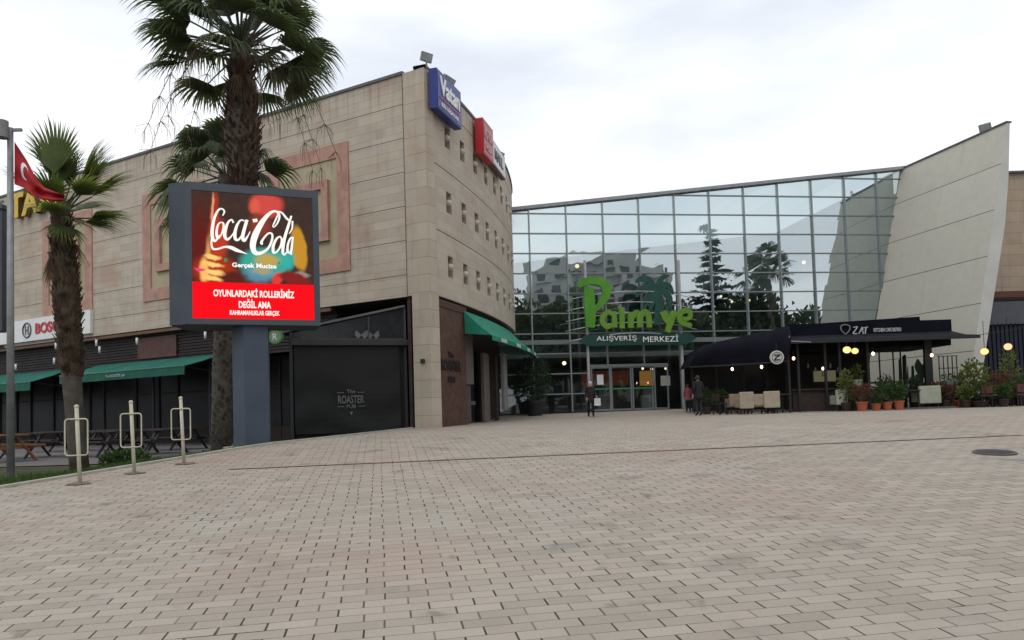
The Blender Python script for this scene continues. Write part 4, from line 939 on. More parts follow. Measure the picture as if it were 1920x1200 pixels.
# rounded left end and flat top going back
ends = [cv(1, v/8) for v in range(9)]
bk2 = Vector((.25, 3.0, 0))
for j in range(8): m.face([ends[j], ends[j]+bk2, ends[j+1]+bk2, ends[j+1]])
for i in range(12): m.face([cv(i/12, 0), cv(i/12, 0)+Vector((0, 3, 0)), cv((i+1)/12, 0)+Vector((0, 3, 0)), cv((i+1)/12, 0)])
m.face([cv(0, v/8) for v in range(9)]+[TT[0]+Vector((0, 1.2, -1.4))]); m.build('canopy', BLACKC, sawn, True)
m = MB(); 
for i in range(12): m.span(cv(i/12, 1), cv((i+1)/12, 1), .03, .06)
m.build('hem', BLACKM, sawn)
for px in (1300, 1345, 1395, 1440, 1475): p = onY(px, 730, CY+3.3); MB().box((p.x, p.y, .95), (.06, .06, 2.5)).build('post', BLACKM, sawn)
a, b = onY(1296, 720, CY+5), onY(1478, 720, CY+5); MB().box(((a.x+b.x)/2, CY+5, .9), (b.x-a.x, .1, 2.4)).build('rear_screen', DARK, sawn)
# round white sign
c = onY(1457, 670, CY-.55); rw = thing('round_sign', 'round white sign with a black emblem hanging at the cafe corner', 'sign', c)
MB().tube([c, c+Vector((0, .08, 0))], .27, 28).build('disc', mat('sign_white', (.55, .55, .54), .5), rw)
m = MB(); rr_ = [c+Vector((.2*math.cos(k*math.pi/12), -.012, .2*math.sin(k*math.pi/12))) for k in range(25)]; m.tube(rr_, .012, 5, False)
ribbon(m, [(-.12, .08), (.1, .09), (-.02, .0), (-.1, -.1), (.12, -.09)], [.05]*5, c+Vector((0, -.012, 0)), FX, UZ, .01); m.build('emblem', BLACKM, rw)
MB().tube([c+Vector((0, .04, .26)), c+Vector((0, .04, .6))], .015, 6).build('hanger', BLACKM, rw)
# globe and string lamps
for px, py, Y, r, lab in ((1588, 656, CY-.3, .135, 'large lit yellow globe lamp under the cafe awning'), (1603, 658, CY+.4, .12, 'smaller lit yellow globe lamp tucked behind the larger one'), (1846, 659, 31.5, .135, 'lit yellow globe lamp in front of the pale fin wall edge'), (1890, 650, 31.5, .14, 'lit peach globe lamp in front of the navy cladding')):
    p = onY(px, py, Y); t = thing('globe_lamp', lab, 'lamp', p); MB().ball(p, (r*1.12, r), 16).build('globe', WARM if 'peach' not in lab else bulb('peach_globe', (1, .58, .3), 1.3), t, True)
    MB().tube([p+Vector((0, 0, r)), p+Vector((0, 0, r+.5 if Y < 31 else 1.3))], .012, 5).build('cord', BLACKM, t)
sl_ = MB(); a, b = onY(1835, 628, 31.5), onY(1960, 600, 31.5); sl_.tube([a, a.lerp(b, .5)-Vector((0, 0, .1)), b], .012, 5); tag(sl_.build('lamp_cable', BLACKM), 'thin dark cable strung above the two globe lamps at the right edge', 'cable')
for px, py, Y, lab in ((1373, 692, CY+1.2, 'small bare bulb under the rounded canopy, left one'), (1428, 688, CY+.6, 'small bare bulb under the rounded canopy, right one'), (1488, 672, CY, 'small bare bulb beside the round white sign'), (1637, 663, CY+.6, 'small bare bulb right of the yellow globes'), (1747, 666, CY+.5, 'small bare bulb at the thick cafe post'), (1543, 691, CY+3, 'dim small bulb deep inside the cafe')):
    p = onY(px, py, Y); t = thing('light_bulb', lab, 'light bulb', p, 'small bulbs at the cafe'); MB().ball(p, (.055, .07), 10).build('bulb', BULB, t, True); MB().tube([p+Vector((0, 0, .06)), p+Vector((0, 0, .3))], .012, 5).build('socket', BLACKM, t)
# ------------------------------------------------------------------ plants
def leafcloud(m, c, rad, n, ls, rnd, up=.35, droop=0):
    for _ in range(n):
        d = Vector((rnd.gauss(0, 1), rnd.gauss(0, 1), rnd.gauss(0, 1))).normalized(); rr = rnd.random()**.45
        p = Vector(c)+Vector((d.x*rad[0], d.y*rad[1], d.z*rad[2]))*rr
        a = (d+Vector((rnd.uniform(-.6, .6), rnd.uniform(-.6, .6), up+rnd.uniform(-.5, .5)))).normalized(); s = a.cross(Vector((rnd.uniform(-1, 1), rnd.uniform(-1, 1), rnd.uniform(-1, 1)))).normalized()
        L = ls*rnd.uniform(.6, 1.3); W = L*.28
        m.face([p, p+a*L*.5+s*W, p+a*L, p+a*L*.5-s*W])
def potted(name, label, loc, pot_r, pot_h, pm, fol, fr, fh, n, ls, group=None, stalks=0, cat='potted plant', seed=1):
    rnd = random.Random(seed); loc = Vector(loc); t = thing(name, label, cat, loc, group)
    if pot_h: MB().lathe(loc, [(.001, 0), (pot_r*.72, 0), (pot_r, pot_h*.85), (pot_r*1.1, pot_h*.86), (pot_r*1.1, pot_h), (pot_r*.95, pot_h), (pot_r*.9, pot_h*.9), (.001, pot_h*.9)], 18).build('pot', pm, t, False)
    m = MB(); leafcloud(m, loc+Vector((0, 0, pot_h+fh/2)), (fr, fr, fh/2), n, ls, rnd); m.build('foliage', fol, t)
    m = MB()
    for k in range(5): m.tube([loc+Vector((0, 0, pot_h*.8)), loc+Vector((rnd.uniform(-fr, fr)*.6, rnd.uniform(-fr, fr)*.6, pot_h+fh*.7))], [.012, .005], 5)
    m.build('stem', BARK, t)
    return t
def gY(px, Y, py=770): p = onY(px, py, Y); return Vector((p.x, Y, pz(Y)))
PY = 28.9
potted('potted_plant', 'largest terracotta pot with reddish foliage, leftmost of the cafe row', gY(1617, PY), .21, .36, TERRA, REDL, .42, .75, 260, .13, 'terracotta pots in front of the cafe', seed=1)
potted('potted_plant', 'low terracotta pot with red green foliage, second in the cafe row', gY(1643, PY), .18, .28, TERRA, BUSH, .32, .45, 200, .11, 'terracotta pots in front of the cafe', seed=2)
potted('potted_plant', 'terracotta pot with bushy green plant, third in the cafe row', gY(1664, PY+.1), .18, .33, TERRA, BUSH, .3, .75, 300, .12, 'terracotta pots in front of the cafe', seed=3)
potted('potted_plant', 'terracotta pot with spiky dark plant, rightmost of the cafe row', gY(1686, PY+.1), .19, .36, TERRA, BUSH, .24, .8, 220, .16, 'terracotta pots in front of the cafe', seed=4)
potted('potted_plant', 'lone terracotta pot with blue green shrub right of the pale armchair', gY(1796, PY+1.2), .17, .3, TERRA, BUSH, .3, .7, 240, .12, 'terracotta pots in front of the cafe', seed=5)
potted('potted_plant', 'tall yellow green climbing plant beside the window frame', gY(1588, PY+.6), .2, .35, DARKW, BUSHY, .28, 1.3, 320, .13, seed=6)
t = gY(1610, CY+.85); t.z = zfl+.96
potted('potted_plant', 'white pot with yellow green plant standing on the cafe counter', t, .2, .3, CELADON, BUSHY, .24, .6, 180, .12, seed=7)
potted('shrub', 'bright yellow green shrub in front of the pale fin wall', gY(1828, 29.8), .25, .4, DARKW, BUSHY, .5, 1.5, 520, .16, cat='shrub', seed=8)
potted('shrub', 'olive green shrub low between terracotta pot and tables', gY(1838, 29.2), .3, .25, DARKW, BUSH, .62, .7, 420, .14, cat='shrub', seed=9)
potted('shrub', 'tall thin green shrub before the navy cladding', gY(1896, 31.5), .25, .5, DARKW, BUSHY, .32, 2.0, 240, .15, cat='shrub', seed=10)
potted('shrub', 'brownish red shrub above the terrace tables at the right edge', gY(1900, 30.6), .25, .5, DARKW, REDL, .6, .9, 360, .13, cat='shrub', seed=11)
potted('shrub', 'dark green plant at the left end under the rounded canopy', gY(1350, CY+2.4), .2, .3, DARKW, BUSH, .35, .7, 300, .14, cat='shrub', seed=12)
potted('shrub', 'dark bushy plant between the pale armchair and the thick post', gY(1763, CY+.6), .25, .3, DARKW, REDL, .4, .8, 300, .13, cat='shrub', seed=13)
potted('potted_plant', 'large dark tub with a bushy plant beside the glass left of the doors', gY(1003, 35.5), .45, .7, BLACKM, CONIF, .75, 2.1, 800, .18, cat='planter', seed=14)
# cactus group, banana-like plant
rnd = random.Random(5)
t = thing('cactus', 'group of tall dark column cacti against the pale wall', 'cactus', gY(1712, CY+2)); m = MB()
for k in range(9):
    p = gY(1690+k*6+rnd.uniform(-2, 2), CY+2+rnd.uniform(-.3, .3)); h = rnd.uniform(1.1, 2.3); m.tube([p, p+Vector((.03, 0, h*.6)), p+Vector((.04, 0, h)), p+Vector((.04, 0, h+.05))], [.05, .065, .055, .01], 7)
    if k % 2: m.tube([p+Vector((.03, 0, h*.5)), p+Vector((.18, 0, h*.56)), p+Vector((.2, 0, h*.8))], [.035, .035, .02], 6)
m.build('stem', mat('cactus_green', (.018, .035, .018), .7), t, True)
def bigleaf(m, base, tip, wdt, bend):
    base, tip = Vector(base), Vector(tip); d = tip-base; s = d.cross(Vector((0, 1, .2))).normalized(); n = 6; L, Rr = [], []
    for i in range(n+1):
        f = i/n; c = base+d*f+Vector((0, 0, -bend*(f*f))); w_ = wdt*math.sin(math.pi*min(1, f*.93+.04)); L.append(c+s*w_+Vector((0, 0, .02))); Rr.append(c-s*w_)
    for i in range(n): m.face([L[i], L[i+1], Rr[i+1], Rr[i]])
t = thing('tall_plant', 'large leaved dark plant beside the thick cafe post', 'plant', gY(1729, CY+1.2)); m = MB(); b = gY(1729, CY+1.2); st = MB()
for dx, z, tx, tz, wdt in ((-.05, 1.35, -.12, 2.15, .16), (.05, 1.2, .42, 1.75, .13), (0, 1.1, -.45, 1.3, .12), (.05, .9, .5, 1.15, .12), (0, .8, -.4, .95, .12), (.02, 1.2, .15, 2.0, .1)):
    st.tube([b+Vector((0, 0, .1)), b+Vector((dx, 0, z))], .018, 5); bigleaf(m, b+Vector((dx, 0, z)), b+Vector((tx, -.1, tz)), wdt, .12)
m.build('foliage', CONIF, t); st.build('stem', CONIF, t)
MB().lathe(b, [(.001, 0), (.2, 0), (.26, .35), (.001, .35)], 14).build('pot', DARKW, t)
# lattice with climbing stems right of the post
t = thing('trellis', 'black metal trellis standing between the thick post and the yellow shrub', 'trellis', gY(1775, CY+.8)); m = MB()
p0, p1 = onY(1760, 668, CY+.8), onY(1793, 668, CY+.8)
for k in range(5): x = p0.x+(p1.x-p0.x)*k/4; m.box((x, CY+.8, (p0.z-.3)/2), (.03, .03, p0.z+.3))
for z in (p0.z, p0.z-.5, p0.z-1.1): m.box(((p0.x+p1.x)/2, CY+.8, z), (p1.x-p0.x+.1, .03, .03))
m.build('frame', BLACKM, t)
# ------------------------------------------------------------------ furniture
def armchair(name, label, loc, w_, mm, rz=0, group=None, backh=.82):
    loc = Vector(loc); t = thing(name, label, 'sofa' if w_ > 1 else 'armchair', loc, group); B = lambda c, d: MB().box(loc+Vector(c), d)
    B((0, .0, .36), (w_-.2, .6, .18)).build('seat', mm, t, bevel=.03); B((0, .3, .55), (w_, .14, backh-.3), ).build('backrest', mm, t, bevel=.03)
    for s_ in (-1, 1): B((s_*(w_/2-.06), 0, .45), (.12, .6, .36)).build('armrest', mm, t, bevel=.02)
    for sx_ in (-1, 1):
        for sy_ in (-1, 1): B((sx_*(w_/2-.08), sy_*.24, .13), (.05, .05, .26)).build('leg', BLACKM, t)
    t.rotation_euler.z = rz; return t
FY = CY-.4
armchair('sofa', 'beige two-seat sofa seen from behind under the rounded canopy', gY(1418, FY), 1.25, BEIGE, math.pi, backh=.75)
armchair('armchair', 'pinkish beige armchair left of the sofa', gY(1380, FY+.8), .7, mat('pink_beige', (.26, .19, .15), .9, .15, 6), math.pi, 'beige armchairs at the cafe')
armchair('armchair', 'light beige armchair at the right end of the sofa', gY(1443, FY-.1), .62, mat('sand_fabric', (.36, .31, .23), .9, .12, 6), math.pi, 'beige armchairs at the cafe', .95)
armchair('armchair', 'light beige armchair at the left end of the sofa', gY(1396, FY-.1), .55, mat('sand_fabric2', (.34, .29, .22), .9, .12, 6), math.pi, 'beige armchairs at the cafe', .95)
armchair('armchair', 'pale green armchair on thin legs before the cacti', gY(1737, FY+.3), .85, CELADON, math.pi, None, 1.0)
armchair('armchair', 'small pale chair left of the first terracotta pot', gY(1573, FY+.3), .45, CELADON, math.pi, None, .9)
def table(name, label, loc, w_, d_, h_, top, leg, rz=0, bench=False, group=None):
    loc = Vector(loc); t = thing(name, label, 'picnic table' if bench else 'table', loc, group); Ml = Matrix.Rotation(rz, 3, 'Z'); ax = Ml @ Vector((1, 0, 0))
    B = lambda m, c, d: m.box(loc+Ml @ Vector(c), d, ax)
    m = MB(); n = 5
    for k in range(n): B(m, (0, -d_/2+d_*(k+.5)/n, h_), (w_, d_/n-.012, .04))
    m.build('tabletop', top, t)
    if bench:
        for s_ in (-1, 1):
            m = MB(); B(m, (0, s_*(d_/2+.3), .45), (w_, .26, .045)); m.build('seat', top, t)
            m = MB(); m.span(loc+Ml @ Vector((s_*(w_/2-.3), -.75, 0)), loc+Ml @ Vector((s_*(w_/2-.3), -.2, h_-.02)), .07, .05); m.span(loc+Ml @ Vector((s_*(w_/2-.3), .75, 0)), loc+Ml @ Vector((s_*(w_/2-.3), .2, h_-.02)), .07, .05); m.span(loc+Ml @ Vector((s_*(w_/2-.36), -.7, .4)), loc+Ml @ Vector((s_*(w_/2-.36), .7, .4)), .05, .08); m.build('leg_frame', leg, t)
    else:
        for sx_ in (-1, 1):
            for sy_ in (-1, 1): m = MB(); B(m, (sx_*(w_/2-.08), sy_*(d_/2-.08), h_/2-.01), (.05, .05, h_-.03)); m.build('leg', leg, t)
    return t
def chair(name, label, loc, mm, rz=0, group=None):
    loc = Vector(loc); t = thing(name, label, 'chair', loc, group); B = lambda c, d: MB().box(loc+Vector(c), d)
    B((0, 0, .45), (.42, .42, .05)).build('seat', mm, t); B((0, .2, .7), (.4, .03, .3)).build('backrest', mm, t)
    for sx_ in (-1, 1):
        for sy_ in (-1, 1): B((sx_*.18, sy_*.18, .21), (.03, .03, .43)).build('leg', BLACKM, t)
    t.rotation_euler.z = rz; return t
REDCH = mat('oxblood_seat', (.10, .03, .03), .7)
for px, Y, kind, lab, rz_ in ((1856, 29.6, 't', 'dark cafe table beside the olive shrub', .1), (1890, 29.4, 't', 'dark cafe table near the right edge', -.1), (1915, 30.8, 't', 'dark cafe table behind at the right edge', .2), (1805, 31, 't', 'dark cafe table behind the lone terracotta pot', 0), (1858, 30.4, 'c', 'oxblood chair behind the table near the olive shrub', .5), (1875, 29.3, 'c', 'dark red chair between the two front tables', 2.8), (1910, 29.2, 'c', 'dark red chair at the right edge', 3.3), (1820, 31.3, 'c', 'oxblood chair behind the yellow green shrub', 1.2), (1790, 30.6, 'c', 'oxblood chair beside the trellis', 2.4), (1888, 30.6, 'c', 'oxblood chair under the peach globe lamp', .2), (1350, 29.9, 'c', 'dark chair left of the beige furniture', 2.)):
    l = gY(px, Y)
    if kind == 't': table('cafe_table', lab, l, .8, .8, .74, DARKW, BLACKM, rz_)
    else: chair('cafe_chair', lab, l, REDCH if 'red' in lab or 'oxblood' in lab else DARKW, rz_, 'chairs of the cafe terrace')
for px, Y, kind, lab, rz_ in ((1808, 29.9, 'c', 'dark red chair just right of the lone terracotta pot', 2.0), (1848, 29.0, 'c', 'oxblood chair in front of the olive shrub', 3.0), (1868, 31.1, 'c', 'dark red chair near the railing under the globe lamps', .3), (1902, 31.3, 'c', 'oxblood chair against the railing at the right edge', -.4), (1700, 29.9, 't', 'dark low table behind the terracotta pots', 0), (1460, 29.8, 't', 'dark table between the beige furniture and the counter', .1), (1370, 31.5, 't', 'dark table deep under the rounded canopy', 0), (1445, 31.6, 'c', 'dark chair deep under the rounded canopy, right one', .4), (1400, 31.8, 'c', 'dark chair deep under the rounded canopy, left one', .1)):
    l = gY(px, Y)
    if kind == 't': table('cafe_table', lab, l, .8, .8, .74, DARKW, BLACKM, rz_)
    else: chair('cafe_chair', lab, l, REDCH if 'red' in lab or 'oxblood' in lab else DARKW, rz_, 'chairs of the cafe terrace')
potted('shrub', 'dark green bushy shrub at the very right edge of the terrace', gY(1916, 29.6), .25, .35, DARKW, BUSH, .55, .9, 420, .13, cat='shrub', seed=15)
potted('shrub', 'rusty red shrub between the yellow shrub and the navy cladding', gY(1868, 31.2), .22, .5, DARKW, REDL, .45, .9, 300, .12, cat='shrub', seed=16)
potted('potted_plant', 'green plant with long leaves low behind the leftmost terracotta pot', gY(1600, 29.7), .18, .3, DARKW, BUSH, .3, .7, 220, .16, seed=17)
for k_, (px, Y, fr_, fh_, mm_, lab) in enumerate(((1716, 30.6, .3, 1.0, CONIF, 'dark green spiky shrub at the foot of the cacti'), (1775, 29.8, .25, .6, REDL, 'low red leaved plant left of the lone terracotta pot'), (1812, 29.3, .28, .6, BUSHY, 'low yellow green plant between the lone terracotta pot and the olive shrub'), (1660, 30.4, .35, 1.1, BUSH, 'tall dark green shrub behind the row of terracotta pots'), (1882, 29.0, .3, .5, BUSH, 'low green plant before the right cafe tables'), (1325, 31.4, .28, .8, CONIF, 'dark plant at the left opening of the rounded canopy'))):
    potted('shrub', lab, gY(px, Y), .2, .3, DARKW, mm_, fr_, fh_, 300, .13, cat='shrub', seed=30+k_)
rail = thing('terrace_railing', 'low rail with dark slats along the terrace right of the cafe', 'railing', gY(1860, 31.8)); m = MB(); a, b = onY(1800, 704, 31.8), onY(1990, 700, 31.8)
for z in (a.z, a.z-.3, a.z-.6): m.box(((a.x+b.x)/2, 31.8, z), (b.x-a.x, .05, .07))
m.build('rail', mat('rail_brown', (.10, .06, .045), .6), rail); m = MB()
for k in range(8): MB().box((a.x+(b.x-a.x)*k/7, 31.86, (a.z-.3)/2), (.06, .06, a.z+.3)).build('post', BLACKM, rail)
pb = thing('planter_box', 'grey planter box beside the trellis', 'planter', gY(1786, CY+.3)); p = gY(1786, CY+.3); MB().box(p+Vector((0, 0, .55)), (.55, .4, 1.1)).build('box', mat('grey_planter', (.13, .13, .12), .7), pb, bevel=.01); mm = MB(); leafcloud(mm, p+Vector((0, 0, 1.2)), (.3, .2, .2), 90, .12, random.Random(4)); mm.build('foliage', BUSH, pb)
# terrace edge strip
struct(MB().box(((gY(1690, 29).x+gY(1800, 29).x)/2, 29.35, pz(29.35)+.03), (gY(1800, 29).x-gY(1690, 29).x, .35, .08)).build('terrace_step', mat('grey_step', (.10, .095, .09), .8)))
# left terrace: picnic tables and bench
def lgp(px, Y): p = onY(px, 850, Y); return Vector((p.x, Y, lz(p.x, Y)))
for i, (px, Y, rz_, lab) in enumerate(((70, 22.5, -.5, 'dark picnic table behind the leftmost bent rack'), (200, 22.0, -.5, 'dark picnic table between the first and middle racks'), (285, 22.5, -.45, 'dark picnic table behind the middle rack'), (330, 25.5, -.5, 'dark picnic table deep under the long awning, right one'), (215, 27, -.5, 'dark picnic table deep under the long awning, left one'), (110, 27.5, -.5, 'dark picnic table behind the small palm trunk'))):
    table('picnic_table', lab, lgp(px, Y), 1.9, .75, .74, mat('weathered_dark_wood', (.04, .032, .028), .8, .3, 4), BLACKM, rz_, True, 'dark picnic tables of the restaurant terrace')
table('picnic_table', 'orange wooden picnic table at the left edge behind the flagpole', lgp(-8, 20.0), 1.7, .75, .74, ORANGE, ORANGE, -.45, True)
m = MB(); ty = frange(17.6, 36, .8)
for y0, y1 in zip(ty, ty[1:]):
    for a, b in zip(frange(0, 30, 1.5), frange(0, 30, 1.5)[1:]):
        X = lambda t, y: kx(min(y, 17.6))-3.6-(y-17.6)*0.0-t; m.face([(X(b, y0), y0, lz(X(b, y0), y0)+.02), (X(a, y0), y0, lz(X(a, y0), y0)+.02), (X(a, y1), y1, lz(X(a, y1), y1)+.02), (X(b, y1), y1, lz(X(b, y1), y1)+.02)])
struct(m.build('terrace_paving', mat('terrace_concrete', (.14, .13, .125), .85, .2, 2, .2)))
# ------------------------------------------------------------------ big LED screen
zA, zBm = 4.91, 2.0
L1 = onY(345, 343, 15.3); L1 = Vector((L1.x, L1.y, 0)); ldir = Vector((math.cos(R(21)), math.sin(R(21)), 0))
d = ray(598, 480); dn = Vector((d.x, d.y)); 
# intersect the screen line with column 598
def isect(P, D, px, py):
    r = ray(px, py); # P + t D = s r (in plan)
    det = D.x*(-r.y) - D.y*(-r.x); t_ = ((-P.x)*(-r.y) - (-P.y)*(-r.x))/det; return t_
WL = isect(L1, ldir, 598, 480); L2 = L1+ldir*WL
L0 = L1 + Vector((-math.cos(R(14)), math.sin(R(14)), 0))*.38
ztl = onPlane(345, 341, L1, Vector((ldir.y, -ldir.x, 0))).z; zbl_ = onPlane(350, 608, L1, Vector((ldir.y, -ldir.x, 0))).z
lb = Vector((-ldir.y, ldir.x, 0)); ln = -lb
led = thing('led_billboard', 'large outdoor screen showing a red drink advert on a slate blue pillar', 'billboard', (L1.x+1.3, L1.y+.6, -.6))
MB().plan([L0, L1, L2, L2+lb*.9, L0+lb*1.0+ldir*.3], zbl_, ztl).build('housing', SLATE, led)
# raised bezel
m = MB(); bz = .06; B0 = L1+ln*.002
def lq(u, v, o=.0): return L1 + ldir*(u) + ln*o + Vector((0, 0, v))
sc_ = [onPlane(x, y, L1, ln) for x, y in ((358.7, 351.5), (584, 378.5), (590.5, 603.5), (361, 594.5))]
us = [(p-L1).dot(ldir) for p in sc_]; vs = [p.z for p in sc_]; u_l, u_r = (us[0]+us[3])/2, (us[1]+us[2])/2; v_t, v_b = (vs[0]+vs[1])/2, (vs[2]+vs[3])/2
for q in ((0, u_l, zbl_, ztl), (u_r, WL, zbl_, ztl), (u_l, u_r, v_t, ztl), (u_l, u_r, zbl_, v_b)):
    m.face([lq(q[0], q[2], bz), lq(q[1], q[2], bz), lq(q[1], q[3], bz), lq(q[0], q[3], bz)])
m.face([lq(0, zbl_, 0), lq(0, zbl_, bz), lq(0, ztl, bz), lq(0, ztl, 0)]); m.face([lq(WL, zbl_, bz), lq(WL, zbl_, 0), lq(WL, ztl, 0), lq(WL, ztl, bz)])
m.face([lq(0, ztl, bz), lq(WL, ztl, bz), lq(WL, ztl, 0), lq(0, ztl, 0)]); m.face([lq(0, zbl_, 0), lq(WL, zbl_, 0), lq(WL, zbl_, bz), lq(0, zbl_, bz)])
for a, b in (((u_l, v_b), (u_l, v_t)), ((u_l, v_t), (u_r, v_t)), ((u_r, v_t), (u_r, v_b)), ((u_r, v_b), (u_l, v_b))): m.face([lq(*a, 0), lq(*a, bz), lq(*b, bz), lq(*b, 0)])
m.build('bezel', SLATE, led)
# picture on the screen: coordinates in zoom pixels -> u,v
def hom(src):   # homography from four points to the unit square
    import itertools
    Am = []; bb = []
    for (x, y), (u, v) in zip(src, ((0, 1), (1, 1), (1, 0), (0, 0))):
        Am.append([x, y, 1, 0, 0, 0, -u*x, -u*y]); bb.append(u); Am.append([0, 0, 0, x, y, 1, -v*x, -v*y]); bb.append(v)
    n = 8
    for i in range(n):
        p = max(range(i, n), key=lambda r: abs(Am[r][i])); Am[i], Am[p] = Am[p], Am[i]; bb[i], bb[p] = bb[p], bb[i]
        for j in range(n):
            if j != i:
                f = Am[j][i]/Am[i][i]; Am[j] = [a-f*b for a, b in zip(Am[j], Am[i])]; bb[j] -= f*bb[i]
    h = [bb[i]/Am[i][i] for i in range(n)]
    return lambda x, y: ((h[0]*x+h[1]*y+h[2])/(h[6]*x+h[7]*y+1), (h[3]*x+h[4]*y+h[5])/(h[6]*x+h[7]*y+1))
HZ = hom([(80, 50), (1047, 175), (1075, 1130), (90, 1090)])
SM = bpy.data.materials.new('screen_picture'); SM.use_nodes = True; t = SM.node_tree; t.nodes.clear(); tcx = N(t, 'ShaderNodeTexCoord'); sx_ = N(t, 'ShaderNodeSeparateXYZ'); t.links.new(tcx.outputs['UV'], sx_.inputs[0]); uu, vv = sx_.outputs[0], sx_.outputs[1]
nz_ = noise(t, tcx.outputs['UV'], 14, 4); uw = M1(t, 'ADD', uu, M1(t, 'MULTIPLY', M1(t, 'SUBTRACT', nz_, .5), .03)); vw = M1(t, 'ADD', vv, M1(t, 'MULTIPLY', M1(t, 'SUBTRACT', nz_, .5), .05))
base = mixc(t, nz_, (.035, .022, .020), (.075, .045, .035))
def blob(base, x, y, rx, ry, col, soft=.35, rot=0, amt=1):
    u, v = HZ(x, y); rx, ry = rx/975, ry/980; du = M1(t, 'SUBTRACT', uw, u); dv = M1(t, 'SUBTRACT', vw, v); c, s = math.cos(rot), math.sin(rot)
    a = M1(t, 'DIVIDE', M1(t, 'ADD', M1(t, 'MULTIPLY', du, c), M1(t, 'MULTIPLY', dv, s)), rx); b = M1(t, 'DIVIDE', M1(t, 'SUBTRACT', M1(t, 'MULTIPLY', dv, c), M1(t, 'MULTIPLY', du, s)), ry)
    r = M1(t, 'SQRT', M1(t, 'ADD', M1(t, 'MULTIPLY', a, a), M1(t, 'MULTIPLY', b, b))); f = M1(t, 'SUBTRACT', 1.0, sstep(t, r, 1-soft, 1+soft*.3)); return mixc(t, M1(t, 'MULTIPLY', f, amt), base, col)
base = blob(base, 150, 500, 150, 420, (.14, .012, .01), .9, amt=.8)
base = blob(base, 690, 200, 150, 110, (.62, .075, .06), .35); base = blob(base, 600, 210, 50, 80, (.75, .12, .07), .6, amt=.8)
base = blob(base, 640, 360, 110, 110, (.30, .05, .03), .6, amt=.8)
base = blob(base, 950, 560, 70, 200, (.55, .27, .03), .25, rot=.12)
base = blob(base, 975, 765, 75, 22, (.30, .24, .22), .6, rot=-.15)
base = blob(base, 690, 660, 230, 130, (.05, .38, .30), .3); base = blob(base, 640, 740, 150, 90, (.12, .30, .42), .5, amt=.8)
base = blob(base, 700, 640, 120, 60, (.60, .36, .05), .6, amt=.85); base = blob(base, 660, 720, 90, 40, (.50, .34, .10), .6, amt=.7); base = blob(base, 870, 640, 60, 90, (.04, .45, .40), .5, amt=.8)
base = blob(base, 270, 260, 40, 210, (.34, .04, .02), .4, rot=-.06); base = blob(base, 255, 230, 12, 180, (.85, .42, .22), .6, rot=-.06, amt=.8); base = blob(base, 300, 460, 90, 190, (.55, .05, .02), .5, amt=.9)
base = blob(base, 215, 600, 26, 170, (.85, .38, .12), .8, rot=-.05, amt=.9)
base = blob(base, 270, 700, 190, 130, (.38, .035, .012), .4); base = blob(base, 420, 770, 120, 60, (.10, .02, .015), .5)
for y_, w_ in ((595, 75), (655, 95), (715, 105), (765, 90)): base = blob(base, 255, y_, w_, 24, (1.0, .62, .20), .55, rot=-.12)
base = blob(base, 185, 700, 40, 110, (1.0, .55, .16), .5, amt=.9); base = blob(base, 150, 690, 50, 16, (.9, .05, .18), .5)
base = blob(base, 780, 790, 45, 70, (.75, .05, .04), .4, rot=-.6); base = blob(base, 920, 800, 150, 55, (.22, .02, .02), .3, rot=-.25)
for gx, gy in ((238, 430), (300, 433), (792, 665), (362, 625)): base = blob(base, gx, gy, 13, 16, (0, .35, .16), .5)
rb_v = HZ(600, 820)[1]; redf = sstep(t, vv, rb_v-.004, rb_v+.004); base = mixc(t, redf, (.95, .006, .012), base)
em = N(t, 'ShaderNodeEmission'); em.inputs[1].default_value = .95; t.links.new(base, em.inputs[0]); oo = N(t, 'ShaderNodeOutputMaterial'); t.links.new(em.outputs[0], oo.inputs[0])
m = MB(); m.face([lq(u_l, v_b, .01), lq(u_r, v_b, .01), lq(u_r, v_t, .01), lq(u_l, v_t, .01)], [(0, 0), (1, 0), (1, 1), (0, 1)]); scr = m.build('screen', SM, led)
EW = emat('screen_white', (1, .96, .9), 1.0)
SWD, SHT = u_r-u_l, v_t-v_b
def z3(x, y): u, v = HZ(x, y); return (u*SWD, v*SHT)
so3 = lq(u_l, v_b, .016)
k = SWD/975; logo = MB()
